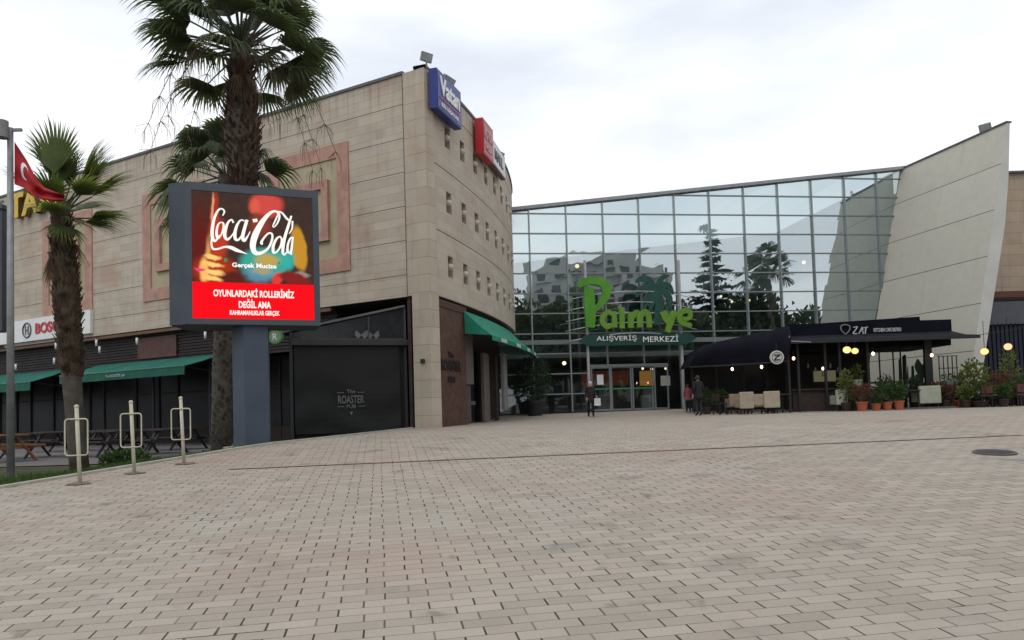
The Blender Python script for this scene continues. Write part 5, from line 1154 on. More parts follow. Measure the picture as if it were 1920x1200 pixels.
strokes = [
 # first C
 ([(338, 268), (352, 235), (330, 212), (300, 225), (272, 280), (256, 350), (252, 420), (268, 465), (292, 455), (312, 420)], [8, 14, 12, 16, 20, 24, 26, 22, 12, 8]),
 # swoosh
 ([(252, 420), (246, 480), (258, 528), (300, 532), (360, 518), (410, 528), (450, 548), (500, 568), (538, 584)], [10, 14, 18, 14, 16, 30, 30, 14, 2]),
 # o
 ([(325, 318), (300, 340), (288, 400), (296, 445), (320, 430), (342, 380), (345, 335), (328, 318)], [8, 14, 20, 18, 10, 16, 16, 8]),
 # c
 ([(425, 330), (412, 305), (385, 320), (362, 375), (355, 430), (375, 460), (405, 440), (430, 405)], [16, 12, 16, 24, 26, 20, 12, 7]),
 # a
 ([(515, 320), (485, 312), (455, 350), (438, 410), (442, 460), (468, 465), (500, 420), (525, 350)], [10, 12, 20, 26, 24, 16, 10, 10]), ([(535, 312), (512, 390), (500, 450), (515, 475), (545, 435), (560, 405)], [24, 26, 28, 24, 10, 6]),
 # dash
 ([(582, 322), (618, 318)], [30, 26]),
 # big C
 ([(788, 268), (760, 330), (742, 372), (755, 378), (782, 340), (792, 290), (760, 256), (710, 275), (650, 345), (600, 440), (582, 520), (600, 575), (650, 580), (705, 545), (735, 480), (735, 435), (705, 428), (665, 470), (650, 500), (662, 510)], [10, 14, 10, 8, 14, 18, 16, 26, 42, 52, 48, 38, 24, 18, 18, 16, 14, 16, 22, 18]),
 ([(760, 258), (810, 270), (850, 318), (872, 330), (890, 300)], [14, 14, 18, 14, 8]),
 # o
 ([(800, 455), (770, 475), (745, 530), (748, 580), (775, 575), (805, 530), (812, 480), (798, 455)], [10, 18, 24, 22, 12, 18, 16, 10]),
 # l
 ([(886, 300), (862, 380), (835, 470), (822, 550), (822, 590), (838, 600), (856, 575)], [14, 22, 24, 24, 22, 14, 6]), ([(896, 340), (892, 400), (870, 440)], [16, 12, 6]),
 # a
 ([(897, 470), (880, 475), (862, 520), (858, 570), (872, 590), (890, 560)], [10, 14, 18, 20, 14, 8]), ([(900, 465), (892, 540), (886, 595), (894, 600)], [14, 18, 18, 8])]
for i, (P, Wd) in enumerate(strokes): ribbon(logo, [z3(*p) for p in P], [w_*k for w_ in Wd], so3+ln*(.0012*i), ldir, Vector((0, 0, 1)), .002)
logo.build('script_logo', EW, scr)
def stext(body, x0, y0, x1, y1, h, bold=.03):
    a, b = z3(x0, y0), z3(x1, y1); text('screen_lettering', body, EW, so3+ldir*((a[0]+b[0])/2)+Vector((0, 0, (a[1]+b[1])/2)), ldir, (0, 0, 1), h*k, scr, b[0]-a[0], .002, bold)
stext('Gerçek Mucize', 415, 668, 772, 695, 48, .03)
stext('OYUNLARDAKİ ROLLERİMİZ', 262, 880, 915, 912, 78, .03); stext('DEĞİL AMA', 470, 978, 730, 990, 78, .03); stext('KAHRAMANLIKLAR GERÇEK', 398, 1055, 800, 1070, 48, .03)
# pillar
dP = 15.75; pe = onY(458, 700, dP); pl = onY(436, 700, dP+.25); pr = onY(503.5, 700, dP+.2)
MB().plan([(pl.x, pl.y), (pe.x, pe.y), (pr.x, pr.y), (pr.x-.12, pr.y+.45), (pl.x-.02, pl.y+.45)], -.75, zbl_).build('pillar', SLATE2, led)
MB().box(((pl.x+pr.x)/2, dP+.4, -.6), (1.0, .9, .14)).build('footing', KERB, led)
# ------------------------------------------------------------------ palms
def palm_trunk(m, base, top, rads, n=14, seed=0):
    rnd = random.Random(seed); base, top = Vector(base), Vector(top); K = len(rads); P = []
    for i in range(K):
        f = i/(K-1); P.append(base.lerp(top, f)+Vector((rnd.uniform(-.015, .015), rnd.uniform(-.015, .015), 0)))
    m.tube(P, rads, n); return P
def boots(m, base, top, rad, f0, f1, n, L, rnd, spread=.5):
    base, top = Vector(base), Vector(top)
    for i in range(n):
        f = f0+(f1-f0)*i/n; a = i*2.39996+rnd.uniform(-.2, .2); r = rad(f); d = Vector((math.cos(a), math.sin(a), 0)); p = base.lerp(top, f)+d*r*.85
        s = Vector((-d.y, d.x, 0))*rnd.uniform(.03, .055); l = L*rnd.uniform(.5, 1.3); up = (Vector((0, 0, 1))+d*spread*rnd.uniform(.5, 1.6)).normalized()
        q = p+up*l; th_ = d*.03
        m.face([p-s, p+s, q+s*.35, q-s*.35]); m.face([p+s+th_, p-s+th_, q-s*.35+th_*.5, q+s*.35+th_*.5]); m.face([q-s*.35, q+s*.35, q+s*.35+th_*.5, q-s*.35+th_*.5]); m.face([p+s, p+s+th_, q+s*.35+th_*.5, q+s*.35]); m.face([p-s+th_, p-s, q-s*.35, q-s*.35+th_*.5])
def fan(m, pet, o, az, el, pl, fr, nseg, rnd, droop=.5, spreadang=150, roll=0, stiff=.5):
    """one fan leaf: stalk, pleated joined blade, then free drooping tips"""
    d = Vector((math.cos(az)*math.cos(el), math.sin(az)*math.cos(el), math.sin(el))); side_ = Vector((-math.sin(az), math.cos(az), 0)); upn = d.cross(side_)*-1
    if upn.z < 0: upn = -upn
    P = [Vector(o)+d*(pl*k/4)+Vector((0, 0, -.10*pl*(k/4)**2)) for k in range(5)]; pet.tube(P, [.03, .025, .02, .016, .014], 5, False)
    h = P[-1]; d = (P[-1]-P[-2]).normalized(); upn = side_.cross(d); upn = upn if upn.z > -0.2 else -upn
    side_ = (side_*math.cos(roll)+upn*math.sin(roll)).normalized(); upn = side_.cross(d)
    if upn.z < 0: upn = -upn
    A = R(spreadang)
    for i in range(nseg):
        t_ = (i+.5)/nseg-.5; a = t_*A*1.0; L = fr*(1-.35*abs(t_*2)**2)*rnd.uniform(.9, 1.08)
        dd_ = (d*math.cos(a)+side_*math.sin(a)).normalized(); dd_ = (dd_+upn*(.25*math.cos(a)+.06*(1 if i % 2 else -1))).normalized()
        sdir = dd_.cross(upn).normalized(); W = L*A/nseg*.52; pts_ = []
        nn = 6
        for k_ in range(nn+1):
            f = k_/nn; fall = max(0, f-stiff)/(1-stiff); c = h+dd_*(L*f*(1-.18*fall*droop))+Vector((0, 0, -1))*(droop*L*.55*fall**1.6)-upn*(.10*L*f*f)
            wv = W*(.12+min(1, f/.42)*.88) if f < .42 else W*max(.015, max(0, 1-((f-.42)/.58))**.85)*.92
            pts_.append((c, wv))
        for (c0, w0), (c1, w1) in zip(pts_, pts_[1:]):
            f_ = sdir; m.face([c0-f_*w0, c0+upn*w0*.35, c1+upn*w1*.35, c1-f_*w1]); m.face([c0+upn*w0*.35, c0+f_*w0, c1+f_*w1, c1+upn*w1*.35])
def palm(label, base, top, rads, leaves, leafm, seed, boot=(.2, 1, 300, .25), skirt=0, fr=1.2, pl=1.0, droop=.5, nseg=26, stalks=0, brad=None, bootm=BOOT, spread=.5, boot2=None):
    rnd = random.Random(seed); t = thing('palm_tree', label, 'palm tree', base); base, top = Vector(base), Vector(top)
    m = MB(); palm_trunk(m, base, top, rads, 14, seed); tr_ = m.build('trunk', BARK, t, True)
    def rf(f): x = f*(len(rads)-1); i = min(len(rads)-2, int(x)); return rads[i]+(rads[i+1]-rads[i])*(x-i)
    m = MB(); boots(m, base, top, rf, boot[0], boot[1], boot[2], boot[3], rnd, spread); m.build('leaf_bases', bootm, tr_)
    m = MB(); pet = MB()
    for (az, el, ks, *sa_) in leaves: fan(m, pet, top+Vector((0, 0, rnd.uniform(-.25, .05))), az, el, pl*ks*rnd.uniform(.85, 1.15), fr*rnd.uniform(.85, 1.1)*min(1, ks+.1), nseg, rnd, droop*rnd.uniform(.7, 1.3), (sa_[0] if sa_ else rnd.uniform(120, 165)), (rnd.uniform(-.15, .15) if sa_ else rnd.uniform(-.5, .5)))
    cr_ = m.build('crown', leafm, t); pet.build('leaf_stalks', LEAF3, cr_)
    if skirt:
        m = MB(); p2 = MB()
        for k_ in range(skirt): fan(m, p2, top+Vector((0, 0, rnd.uniform(-.5, -.15))), rnd.uniform(0, 6.28), R(rnd.uniform(-80, -62)), .35, .8, 12, rnd, .2, 40)
        m.build('dead_leaves', STRAW, t)
    if stalks:
        m = MB()
        for k_ in range(stalks):
            a = k_*6.28/stalks+rnd.uniform(-.3, .3); d = Vector((math.cos(a), math.sin(a), 0)); P = [top+d*(.2+1.9*f)+Vector((0, 0, .9*f-3.3*f*f)) for f in [j/8 for j in range(9)]]; m.tube(P, [.018-.0015*j for j in range(9)], 4, False)
            for j in range(3, 9):
                for q_ in range(7):
                    o_ = P[j]; e = Vector((rnd.uniform(-.22, .22), rnd.uniform(-.22, .22), -rnd.uniform(.2, .6))); m.tube([o_, o_+e*.5+Vector((e.x*.4, e.y*.4, .05)), o_+e], [.006, .005, .003], 3, False)
        m.build('flower_stalks', STRAW, t)
    return t
# tall palm
YB = 17.0
bt = onY(452, 135, YB); bb_ = onY(462, 838, YB)
base = Vector((bt.x+.02, YB, lz(bt.x, YB))); top = Vector((bt.x, YB, bt.z+.62))
rnd = random.Random(11); lv = []
for i in range(60):
    f = i/60; az = i*2.39996; el = R(76-88*f**1.05)+rnd.uniform(-.12, .12); lv.append((az, el, rnd.uniform(.85, 1.15)))
hT = top.z-base.z; rads = []
for i in range(24):
    z = base.z+hT*i/23; 
    def rr2(z):
        ks_ = [(-1, .24), (2, .20), (4.6, .20), (5.3, .24), (6.0, .36), (6.9, .40), (7.5, .26), (8.3, .24), (9, .16)]
        for (a, b), (c, d) in zip(ks_, ks_[1:]):
            if a <= z <= c: return b+(d-b)*(z-a)/(c-a)
        return .3
    rads.append(rr2(z))
palm('tallest palm with dark drooping fan crown rising behind the screen', base, top, rads, lv, LEAF, 21, (.42, .95, 900, .22), 26, 1.22, 1.4, .5, 34, 10, bootm=BOOT, spread=.75)
# second palm behind the screen
YB = 20.0; bt = onY(428, 330, YB); bs_ = onY(412, 700, YB)
base = Vector((bs_.x, YB, lz(bs_.x, YB))); top = Vector((bt.x-.05, YB, bt.z))
lv = [(i*2.39996, R(75-120*(i/26))+rnd.uniform(-.1, .1), rnd.uniform(.8, 1.1)) for i in range(26)]
palm('middle height palm half hidden behind the screen', base, top, [.27, .25, .25, .24, .24, .25, .26, .22], lv, LEAF3, 22, (.03, .95, 420, .16), 8, 1.15, 1.15, .85, 28, 0, bootm=leafmat('boot_grey', (.05, .04, .03), (.16, .13, .095), sc=6), spread=.35)
# small palm at the left
YB = 14.9; bt = onY(108, 392, YB); bs_ = onY(148, 850, YB)
base = Vector((bs_.x, YB, lz(bs_.x, YB))); top = Vector((bt.x+.05, YB, bt.z))
lv = [(R(95), R(84), 1.0, 105), (R(-95), R(80), .95, 95), (R(15), R(62), 1.1, 85), (R(5), R(55), 1.0, 80), (R(20), R(40), .9, 90), (R(170), R(72), .85, 80), (R(-70), R(8), .5, 140), (R(10), R(10), .7, 120), (R(-25), R(22), .75, 110), (R(60), R(75), .95, 90), (R(15), R(-8), .55, 110), (R(-80), R(40), .6, 120), (R(80), R(30), .7, 120), (R(-30), R(-20), .5, 120), (R(200), R(48), .75, 90), (R(30), R(65), 1.0, 60), (R(130), R(70), .9, 60), (R(-50), R(-35), .45, 130)]
palm('short palm with shaggy brown trunk and few bright fans at the left', base, top, [.18, .17, .17, .17, .18, .19, .21, .22, .21, .20, .16, .12], lv, LEAF2, 23, (.36, .97, 900, .17), 3, 1.22, .85, .22, 34, 0, bootm=leafmat('boot_brown', (.045, .030, .020), (.19, .135, .09), sc=6), spread=.45)
# ------------------------------------------------------------------ flagpole, flag, neighbouring panel
fb = onY(20, 893, 13.4); fpz = lz(fb.x, 13.4); ft = onY(19, 240, 13.4)
fpo = thing('light_pole', 'slim grey pole with a projector head carrying a red flag at the left edge', 'lamp post', (fb.x, 13.4, fpz))
MB().tube([(fb.x, 13.4, fpz), (fb.x, 13.4, ft.z)], [.065, .05], 14).build('pole', GALV, fpo, True)
MB().tube([(fb.x, 13.4, fpz), (fb.x, 13.4, fpz+.05)], .14, 14).build('base_plate', GALV, fpo)
MB().box((fb.x, 13.4, ft.z-.04), (.42, .05, .05)).build('cross_arm', GALV, fpo); q = onY(3, 243, 13.3)
MB().tube([q+Vector((0, 0, .16)), q+Vector((0, 0, -.15))], .11, 14).build('projector', mat('projector_grey', (.2, .2, .2), .5), fpo)
# flag: cloth between the halyard line and a drooping free end
fl = thing('flag', 'red flag with white crescent drooping from the grey pole', 'flag', (fb.x+.1, 13.35, onY(27, 345, 13.35).z))
nu, nv = 26, 12
topc = [(27, 265), (50, 300), (70, 338), (84, 352), (104, 360), (122, 366)]; botc = [(27, 345), (45, 352), (62, 366), (80, 374), (100, 378), (120, 378)]
def interp(L, f): f *= len(L)-1; i = min(len(L)-2, int(f)); g = f-i; return (L[i][0]+(L[i+1][0]-L[i][0])*g, L[i][1]+(L[i+1][1]-L[i][1])*g)
def flp(u, v, o=0):
    a, b = interp(topc, u), interp(botc, u); x, y = a[0]+(b[0]-a[0])*v, a[1]+(b[1]-a[1])*v
    return onY(x, y, 13.38 - .02*u + .07*math.sin(v*9+u*5)*(.3+u) + .05*math.sin(u*14) - o)
m = MB(); m2 = MB(); cresc = []
for i in range(nu*2):
    for j in range(nv*2):
        u0_, u1_, v0_, v1_ = i/nu/2, (i+1)/nu/2, j/nv/2, (j+1)/nv/2; m.face([flp(u0_, v1_), flp(u1_, v1_), flp(u1_, v0_), flp(u0_, v0_)])
fo = m.build('cloth', REDF, fl, True); m = MB()
c0_ = (.19, .45); 
for k_ in range(20):
    f0, f1 = k_/20, (k_+1)/20; q = lambda f, r_: flp(c0_[0]+.075*math.cos(R(40+280*f))*r_[0]+r_[1], c0_[1]+.26*math.sin(R(40+280*f))*r_[0], .008)
    w0 = .55*math.sin(math.pi*f0)+.02; w1 = .55*math.sin(math.pi*f1)+.02; m.face([q(f0, (1, 0)), q(f1, (1, 0)), q(f1, (1-w1, .0)), q(f0, (1-w0, .0))])
m.build('crescent', mat('flag_white', (.7, .7, .7), .8), fo)
# dark panel at the far left
p = onY(13, 395, 20); q = onY(13, 622, 20); ptop = p.z; pbot = q.z
pn_ = thing('dark_billboard', 'dark slate panel cut off by the left edge behind the pole', 'billboard', (p.x-1.5, 20, -.9)); MB().box((p.x-1.5, 20, (ptop+pbot)/2), (3, .4, ptop-pbot)).build('panel', mat('panel_slate', (.05, .06, .07), .5), pn_); MB().box((p.x-1.6, 20.05, (pbot-.92)/2), (.3, .3, pbot+.92)).build('post', SLATE2, pn_)
MB().box((p.x-1.5, 20, ptop+.06), (3.06, .5, .12)).build('cap', SLATE, pn_)
# ------------------------------------------------------------------ bent racks on the kerb
def gpx(px, py): return gnd(px, py)
for px, py, lab in ((150, 908, 'cream pole with rectangular bent hoop, nearest of the three at the left'), (252, 888, 'cream pole with rectangular bent hoop, middle one by the grass'), (345, 870, 'cream pole with rectangular bent hoop, farthest beside the screen')):
    b = gpx(px, py); t = thing('hoop_post', lab, 'bollard', b, 'cream hoop posts along the kerb'); tl = Vector((-.045, 0, 0)); tz = 1.13
    MB().tube([b, b+tl+Vector((0, 0, tz))], .027, 12).ball(b+tl+Vector((0, 0, tz)), .034, 10).build('pole', IVORY, t, True)
    hx = Vector((1, .15, 0)).normalized(); P = []; w_, z0, z1, rr_ = .155, .42, .95, .04
    for cx_, cz_, a0 in ((w_-rr_, z1-rr_, 0), (-w_+rr_, z1-rr_, 90), (-w_+rr_, z0+rr_, 180), (w_-rr_, z0+rr_, 270)):
        for j in range(4): a = R(a0+30*j); P.append(b + hx*(cx_+rr_*math.cos(a)-.03) + Vector((0, -.03, cz_+rr_*math.sin(a))))
    P.append(P[0]); MB().tube(P, .0105, 6, False).build('hoop', IVORY, t, True)
    m = MB(); rn = random.Random(px)
    pl_ = [(b.x+(.11+rn.uniform(-.05, .05))*math.cos(a_)*1.3, b.y+(.15+rn.uniform(-.05, .05))*math.sin(a_)) for a_ in [k_*math.pi/7 for k_ in range(14)]]
    m.face([(x_, y_, pz(y_)+.012) for x_, y_ in pl_]); m.build('footing', mat('rusty_mortar', (.18, .14, .11), .9, .4, 12, .3), t)
# manhole
b = gpx(1865, 850); mh = thing('manhole_cover', 'round dark iron manhole cover set in the pavers at the right', 'manhole cover', b)
sl = .0736; m = MB(); m.tube([b+Vector((0, 0, .002)), b+Vector((0, 0, .016))], .26, 32); o = m.build('cover', mat('cast_iron', (.05, .05, .052), .6, .2, 8, .3), mh); 
m = MB()
for k_ in range(-4, 5): m.box(b+Vector((k_*.05, 0, .020)), (.02, (.38-abs(k_)*.045), .008))
m.build('ribs', mat('iron_ribs', (.07, .07, .07), .6), mh)
m = MB(); rg = [b+Vector((0.275*math.cos(a_*math.pi/16), .275*math.sin(a_*math.pi/16), .012)) for a_ in range(33)]; m.tube(rg, .018, 5, False); m.build('rim', mat('rim_iron', (.09, .085, .08), .6), mh)
mh.rotation_euler.x = math.atan(sl)
# ------------------------------------------------------------------ grass blades and weeds on the left verge
rn = random.Random(9); m = MB()
for _ in range(16000):
    y_ = rn.uniform(8.5, 21); dx = rn.uniform(.16, 3.0)*rn.random()**.4+.0
    x_ = kx(y_)-dx-.14; z_ = lz(x_, y_)
    if rn.random() < .25 and dx > 1.5: continue
    h_ = rn.uniform(.03, .10)*(1.4 if math.sin(x_*2.1)*math.sin(y_*1.7) > .3 else 1); a_ = rn.uniform(0, 6.28); s_ = Vector((math.cos(a_), math.sin(a_), 0))*.009; b = Vector((x_, y_, z_)); tq = b+Vector((rn.uniform(-.05, .05), rn.uniform(-.05, .05), h_)); m.face([b-s_, b+s_, tq])
struct(m.build('grass', GRASSM), 'stuff')
m = MB(); c = lgp(235, 15.6); leafcloud(m, c+Vector((0, 0, .12)), (.5, .4, .25), 700, .12, rn); tag(m.build('weed_clump', BUSH), 'leafy dark green weed clump on the verge behind the middle hoop post', 'weed clump')
m = MB(); c = lgp(425, 17.6); leafcloud(m, c+Vector((0, 0, .08)), (.7, .3, .15), 420, .1, rn); tag(m.build('weed_clump', BUSH), 'low weed clump at the foot of the screen pillar', 'weed clump')
# ------------------------------------------------------------------ people
SKIN = mat('skin', (.42, .25, .18), .55, .08); HAIRM = mat('dark_hair', (.02, .015, .012), .6)
def person(label, loc, H, face_dir, coat, trouser, shoe, pose, extras=None, hat=None, bag=None):
    """skin-modifier figure: one connected skeleton, radius per joint, materials by region"""
    loc = Vector(loc); t = thing('person', label, 'person', loc); k_ = H/1.75
    V = {}; E = []
    J = dict(pel=(0, 0, .95), wst=(0, .0, 1.08), cst=(0, -.01, 1.30), nb=(0, 0, 1.47), nk=(0, -.01, 1.53), hd=(0, -.02, 1.62), tp=(0, -.01, 1.70))
    J.update(shL=(.17, 0, 1.42), elL=(.23, .02, 1.14), wrL=(.22, -.08, .90), haL=(.22, -.11, .83), shR=(-.17, 0, 1.42), elR=(-.23, .02, 1.14), wrR=(-.22, -.08, .90), haR=(-.22, -.11, .83))
    J.update(hpL=(.09, 0, .90), knL=(.10, -.03, .50), anL=(.10, .02, .09), toL=(.11, -.13, .04), hpR=(-.09, 0, .90), knR=(-.10, -.03, .50), anR=(-.10, .02, .09), toR=(-.11, -.13, .04))
    J.update(pose)
    rad = dict(pel=(.16, .12), wst=(.15, .115), cst=(.175, .12), nb=(.075, .07), nk=(.055, .055), hd=(.078, .095), tp=(.06, .07), sh=(.075, .075), el=(.055, .055), wr=(.04, .04), ha=(.035, .022), hp=(.105, .11), kn=(.07, .075), an=(.05, .055), to=(.04, .035))
    names = list(J); me = bpy.data.meshes.new('person_body'); vs_ = [Vector(J[n_])*k_ for n_ in names]
    ch = [('pel', 'wst'), ('wst', 'cst'), ('cst', 'nb'), ('nb', 'nk'), ('nk', 'hd'), ('hd', 'tp')]
    for s_ in 'LR': ch += [('cst', 'sh'+s_), ('sh'+s_, 'el'+s_), ('el'+s_, 'wr'+s_), ('wr'+s_, 'ha'+s_), ('pel', 'hp'+s_), ('hp'+s_, 'kn'+s_), ('kn'+s_, 'an'+s_), ('an'+s_, 'to'+s_)]
    ed = [(names.index(a), names.index(b)) for a, b in ch]; rl = [rad.get(n_, rad.get(n_[:2])) for n_ in names]
    for s_, sg_ in (('L', 1), ('R', -1)):   # five fingers
        w_, h_ = Vector(J['wr'+s_]), Vector(J['ha'+s_]); dr = (h_-w_).normalized(); ac = dr.cross(Vector((1, 0, 0))).normalized(); hi = names.index('ha'+s_)
        for q in range(5):
            off_ = ac*((q-1.5)*.018) if q < 4 else ac*-.04; ln_ = (.085, .095, .09, .07, .055)[q]
            a_ = h_+off_*.9+dr*(.015 if q < 4 else -.02); b_ = a_+dr*ln_*.55+(ac*-.01 if q == 4 else Vector((0, 0, 0))); c_2 = b_+dr*ln_*.45+Vector((-sg_*.012, 0, 0)); i0 = len(vs_); vs_ += [a_*k_, b_*k_, c_2*k_]; rl += [(.010, .010), (.009, .009), (.007, .007)]; ed += [(hi, i0), (i0, i0+1), (i0+1, i0+2)]
    me.from_pydata(vs_, ed, []); ob = bpy.data.objects.new('b', me); COL.objects.link(ob); ob.modifiers.new('s', 'SKIN')
    sv = me.skin_vertices[0].data
    for i, r_ in enumerate(rl): sv[i].radius = (r_[0]*k_, r_[1]*k_)
    sv[0].use_root = True
    ss_ = ob.modifiers.new('u', 'SUBSURF'); ss_.levels = 1; ss_.render_levels = 1
    dg = bpy.context.evaluated_depsgraph_get(); dg.update(); bm_ = bpy.data.meshes.new_from_object(ob.evaluated_get(dg)); bpy.data.objects.remove(ob)
    bm_.materials.clear()
    for x_ in (coat, trouser, SKIN, shoe): bm_.materials.append(x_)
    wl = [Vector(J['wr'+s_])*k_ for s_ in 'LR']; hl = [Vector(J['ha'+s_])*k_ for s_ in 'LR']
    hem = J.get('hem', .82)*k_ if False else .80*k_
    for p_ in bm_.polygons:
        c = p_.center; p_.use_smooth = True; armd = min(min((c-h_).length for h_ in hl), 9)
        if armd < .11*k_: p_.material_index = 2
        elif c.z > 1.50*k_: p_.material_index = 2
        elif c.z > hem or min((c-w_).length for w_ in wl) < .2*k_: p_.material_index = 0
        elif c.z > .10*k_: p_.material_index = 1
        else: p_.material_index = 3
    R3 = Matrix.Rotation(face_dir, 4, 'Z'); bm_.transform(R3)
    bo = bpy.data.objects.new('body', bm_); COL.objects.link(bo); bo.parent = t
    tr3 = lambda v: loc + (R3 @ (Vector(v)*k_))
    # coat skirt, face and hair
    m = MB(); P = [(.155, 1.02), (.175, .92), (.19, .80), (.195, .74), (.17, .74)]; lp = Vector((0, 0, 0))
    m.lathe((0, 0, 0), [(r_*k_, z_*k_) for r_, z_ in P], 18); m.v = [loc + (R3 @ Vector((v.x, v.y*.75, v.z))) for v in m.v]; m.build('coat', coat, t, True)
    m = MB(); hc = Vector(J['hd']); m.lathe((0, 0, 0), [(.001, .125), (.05, .115), (.085, .07), (.095, .01), (.09, -.05), (.07, -.075)], 14)
    m.v = [tr3(hc+Vector((v.x, (v.y*1.12+.028 if v.z < .05 else v.y*1.1+.01), v.z+.01))) for v in m.v]; m.build('hair', hat[0] if hat else HAIRM, t, True)
    m = MB(); m.ball(tr3(hc+Vector((0, -.10, -.005))), .014*k_, 8); m.build('nose', SKIN, bo, True)
    m = MB(); [m.ball(tr3(hc+Vector((s_*.032, -.088, .02))), .009*k_, 8) for s_ in (-1, 1)]; m.box(tr3(hc+Vector((0, -.092, -.045))), (.035*k_, .008, .008)); m.build('face_features', HAIRM, bo)
    m = MB(); [m.ball(tr3(hc+Vector((s_*.088, 0, .0))), (.012*k_, .03*k_), 8) for s_ in (-1, 1)]; m.build('ear', SKIN, bo, True)
    return t, tr3
BLK = mat('black_cloth', (.014, .013, .014), .9, .2); CHAR = mat('charcoal_cloth', (.022, .021, .024), .9, .2); BLU = mat('dark_denim', (.02, .022, .03), .9); SHOE = mat('shoe_black', (.01, .01, .01), .6)
g = gY(1108, 32.5); t, tf = person('person in dark coat and white cap walking towards us holding a white bag', g, 1.56, R(12), mat('dark_brown_coat', (.022, .016, .017), .9, .2), BLK, SHOE, dict(knL=(.09, -.10, .50), anL=(.09, -.06, .09), toL=(.1, -.2, .04), knR=(-.09, -.02, .50), anR=(-.09, .12, .10), toR=(-.1, .0, .04), elL=(.24, -.02, 1.14), wrL=(.24, -.18, .99), haL=(.235, -.25, .98)), hat=(mat('white_cap', (.55, .53, .52), .8),))
p = tf((.26, -.28, .93)); b_ = thing('carrier_bag', 'small white bag held by the person in the dark coat', 'bag', p-Vector((0, 0, .22)))
MB().prism([p+Vector((-.13, 0, -.02)), p+Vector((-.14, 0, -.34)), p+Vector((.14, 0, -.34)), p+Vector((.13, 0, -.02))], (0, .08, 0)).build('bag', mat('paper_white', (.62, .62, .62), .7), b_); MB().tube([p+Vector((-.06, .03, -.02)), p+Vector((0, .03, .06)), p+Vector((.06, .03, -.02))], .006, 5).build('handle', WHITE, b_)
g = gY(1311, 29.3, 774); t, tf = person('person in black jacket walking towards the entrance with back turned', g, 1.6, R(200), BLK, CHAR, SHOE, dict(knL=(.09, -.06, .50), anL=(.09, .03, .09), knR=(-.09, -.04, .5), anR=(-.08, .06, .1), hd=(0, -.05, 1.61), tp=(0, -.05, 1.69)))
g = gY(1291, 34.2, 772); t, tf = person('person in pink red top half hidden beside the steel pole', g, 1.3, R(170), mat('pink_top', (.26, .075, .09), .8, .25, 14), CHAR, SHOE, dict(), hat=(mat('pink_scarf', (.12, .04, .05), .8),))
# ------------------------------------------------------------------ what the glass hall mirrors: things behind the camera
def mirr(px, py, D):   # real position of something seen mirrored in the glass at virtual depth D
    v = onY(px, py, D); d = (v-G0).dot(gn); return v - gn*(2*d)
ab = mirr(1120, 640, 125)
ap = thing('apartment_block', 'stepped pale apartment block behind the viewer mirrored in the glass', 'building', (ab.x, ab.y, -1.9))
APW = mat('apartment_render', (.42, .41, .39), .8, .12, .4); APG = mat('apartment_window', (.03, .035, .045), .2)
for (xa, xb, yt, D) in ((990, 1070, 503, 124), (1030, 1190, 478, 128), (1150, 1250, 487, 126)):
    p, q = mirr(xa, yt, D), mirr(xb, yt, D); a_ = Vector((p.x, p.y, 0)); b_ = Vector((q.x, q.y, 0)); dd_ = (b_-a_).normalized(); zt_a = p.z; nfa = Vector((-dd_.y, dd_.x, 0)); nfa = nfa if nfa.y > 0 else -nfa
    MB().plan([a_, b_, b_-nfa*12, a_-nfa*12], -2, zt_a).build('tower', APW, ap)
    z_ = zt_a-2.6; wl_ = MB(); bl_ = MB(); L_ = (b_-a_).length
    while z_ > 2:
        x_ = 1.0
        while x_ < L_-1.5: wl_.box(a_+dd_*(x_+.7)+nfa*.03+Vector((0, 0, z_+.7)), (1.5, .1, 1.4), dd_); x_ += 3.0
        bl_.box(a_+dd_*(L_/2)+nfa*.5+Vector((0, 0, z_-.3)), (L_*.8, 1.0, .35), dd_); z_ -= 3.1
    wl_.build('windows', APG, ap); bl_.build('balconies', APW, ap)
def conifer(label, base, H, Rr, seed):
    rnd = random.Random(seed); t = thing('conifer', label, 'tree', base); MB().tube([base, base+Vector((0, 0, H*.95))], [.35, .05], 8).build('trunk', BARK, t); m = MB(); base = Vector(base)
    z_ = H*.12
    while z_ < H:
        f = z_/H; r_ = Rr*(1-f)**.8*rnd.uniform(.7, 1.15)+.2
        for k_ in range(13):
            a_ = rnd.uniform(0, 6.28); d = Vector((math.cos(a_), math.sin(a_), .05)); 
            for j in range(9):
                c = base+Vector((0, 0, z_))+d*(r_*(j+1)/9)*rnd.uniform(.8, 1.1)-Vector((0, 0, .12*j*r_/9))
                for _ in range(5):
                    e = Vector((rnd.uniform(-1, 1), rnd.uniform(-1, 1), rnd.uniform(-.6, .3)))*.7; s_ = Vector((rnd.uniform(-1, 1), rnd.uniform(-1, 1), rnd.uniform(-.3, .3)))*.34; m.face([c-s_, c+s_, c+e])
        z_ += H/26
    m.build('crown', CONIF, t)
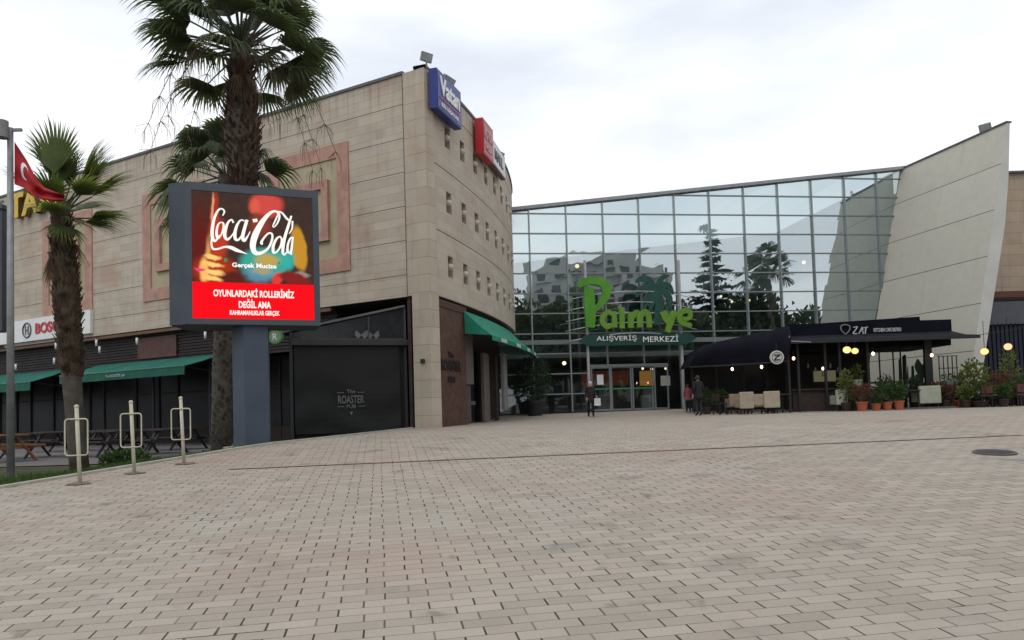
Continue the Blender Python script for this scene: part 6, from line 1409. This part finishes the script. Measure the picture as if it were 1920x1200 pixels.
cb_ = mirr(1340, 600, 86); ct_ = mirr(1333, 425, 86); conifer('tall dark conifer behind the viewer mirrored in the glass', Vector((cb_.x, cb_.y, -1.9)), ct_.z+1.9, 5.6, 3)
def crownball(label, base, H, r_, n, mm, seed, ls=.7):
    rnd = random.Random(seed); base = Vector(base); t = thing('tree', label, 'tree', base); MB().tube([base, base+Vector((0, 0, H*.7))], [.3, .12], 8).build('trunk', BARK, t); m = MB()
    for k_ in range(9): leafcloud(m, base+Vector((rnd.uniform(-r_, r_)*.6, rnd.uniform(-r_, r_)*.6, H*rnd.uniform(.45, .92))), (r_*.5, r_*.5, H*.16), n//9, ls, rnd)
    m.build('crown', mm, t)
for i, (px, py, D, r_) in enumerate(((1440, 560, 80, 3.5), (1385, 570, 84, 4), (1005, 560, 84, 4.5), (1060, 600, 80, 4), (1150, 615, 82, 4.5), (1230, 590, 84, 4), (1300, 570, 82, 4), (1510, 610, 84, 3), (1560, 620, 88, 4), (960, 590, 80, 4))):
    p = mirr(px, py, D); crownball(['dark tree behind the viewer mirrored beside the conifer, right', 'dark tree behind the viewer mirrored under the conifer', 'dark tree behind the viewer mirrored at the left end of the glass', 'dark tree behind the viewer mirrored left of the big P', 'dark tree behind the viewer mirrored behind the small letters', 'dark tree behind the viewer mirrored behind the palm emblem', 'dark tree behind the viewer mirrored left of the conifer', 'dark tree behind the viewer mirrored above the black canopy', 'dark tree behind the viewer mirrored beside the fin wall', 'dark tree behind the viewer mirrored beside the stone corner'][i], (p.x, p.y, -1.9), p.z+1.9+1.2, r_*1.15, 4200, leafmat('far_tree_green', (.035, .055, .035), (.08, .105, .065), sc=1.0), 40+i)
for i, (px, py, D) in enumerate(((1445, 500, 78), (1418, 520, 80))):
    p = mirr(px, py, D); lv = [(j*2.39996, R(70-110*(j/24)), 1) for j in range(24)]
    palm(['fan palm behind the viewer mirrored right of the conifer, taller one', 'fan palm behind the viewer mirrored right of the conifer, shorter one'][i], (p.x, p.y, -1.9), (p.x, p.y, p.z), [.3, .28, .27, .27], lv, LEAF, 60+i, (.1, .95, 60, .2), 6, 1.5, 1.2, .7, 16)
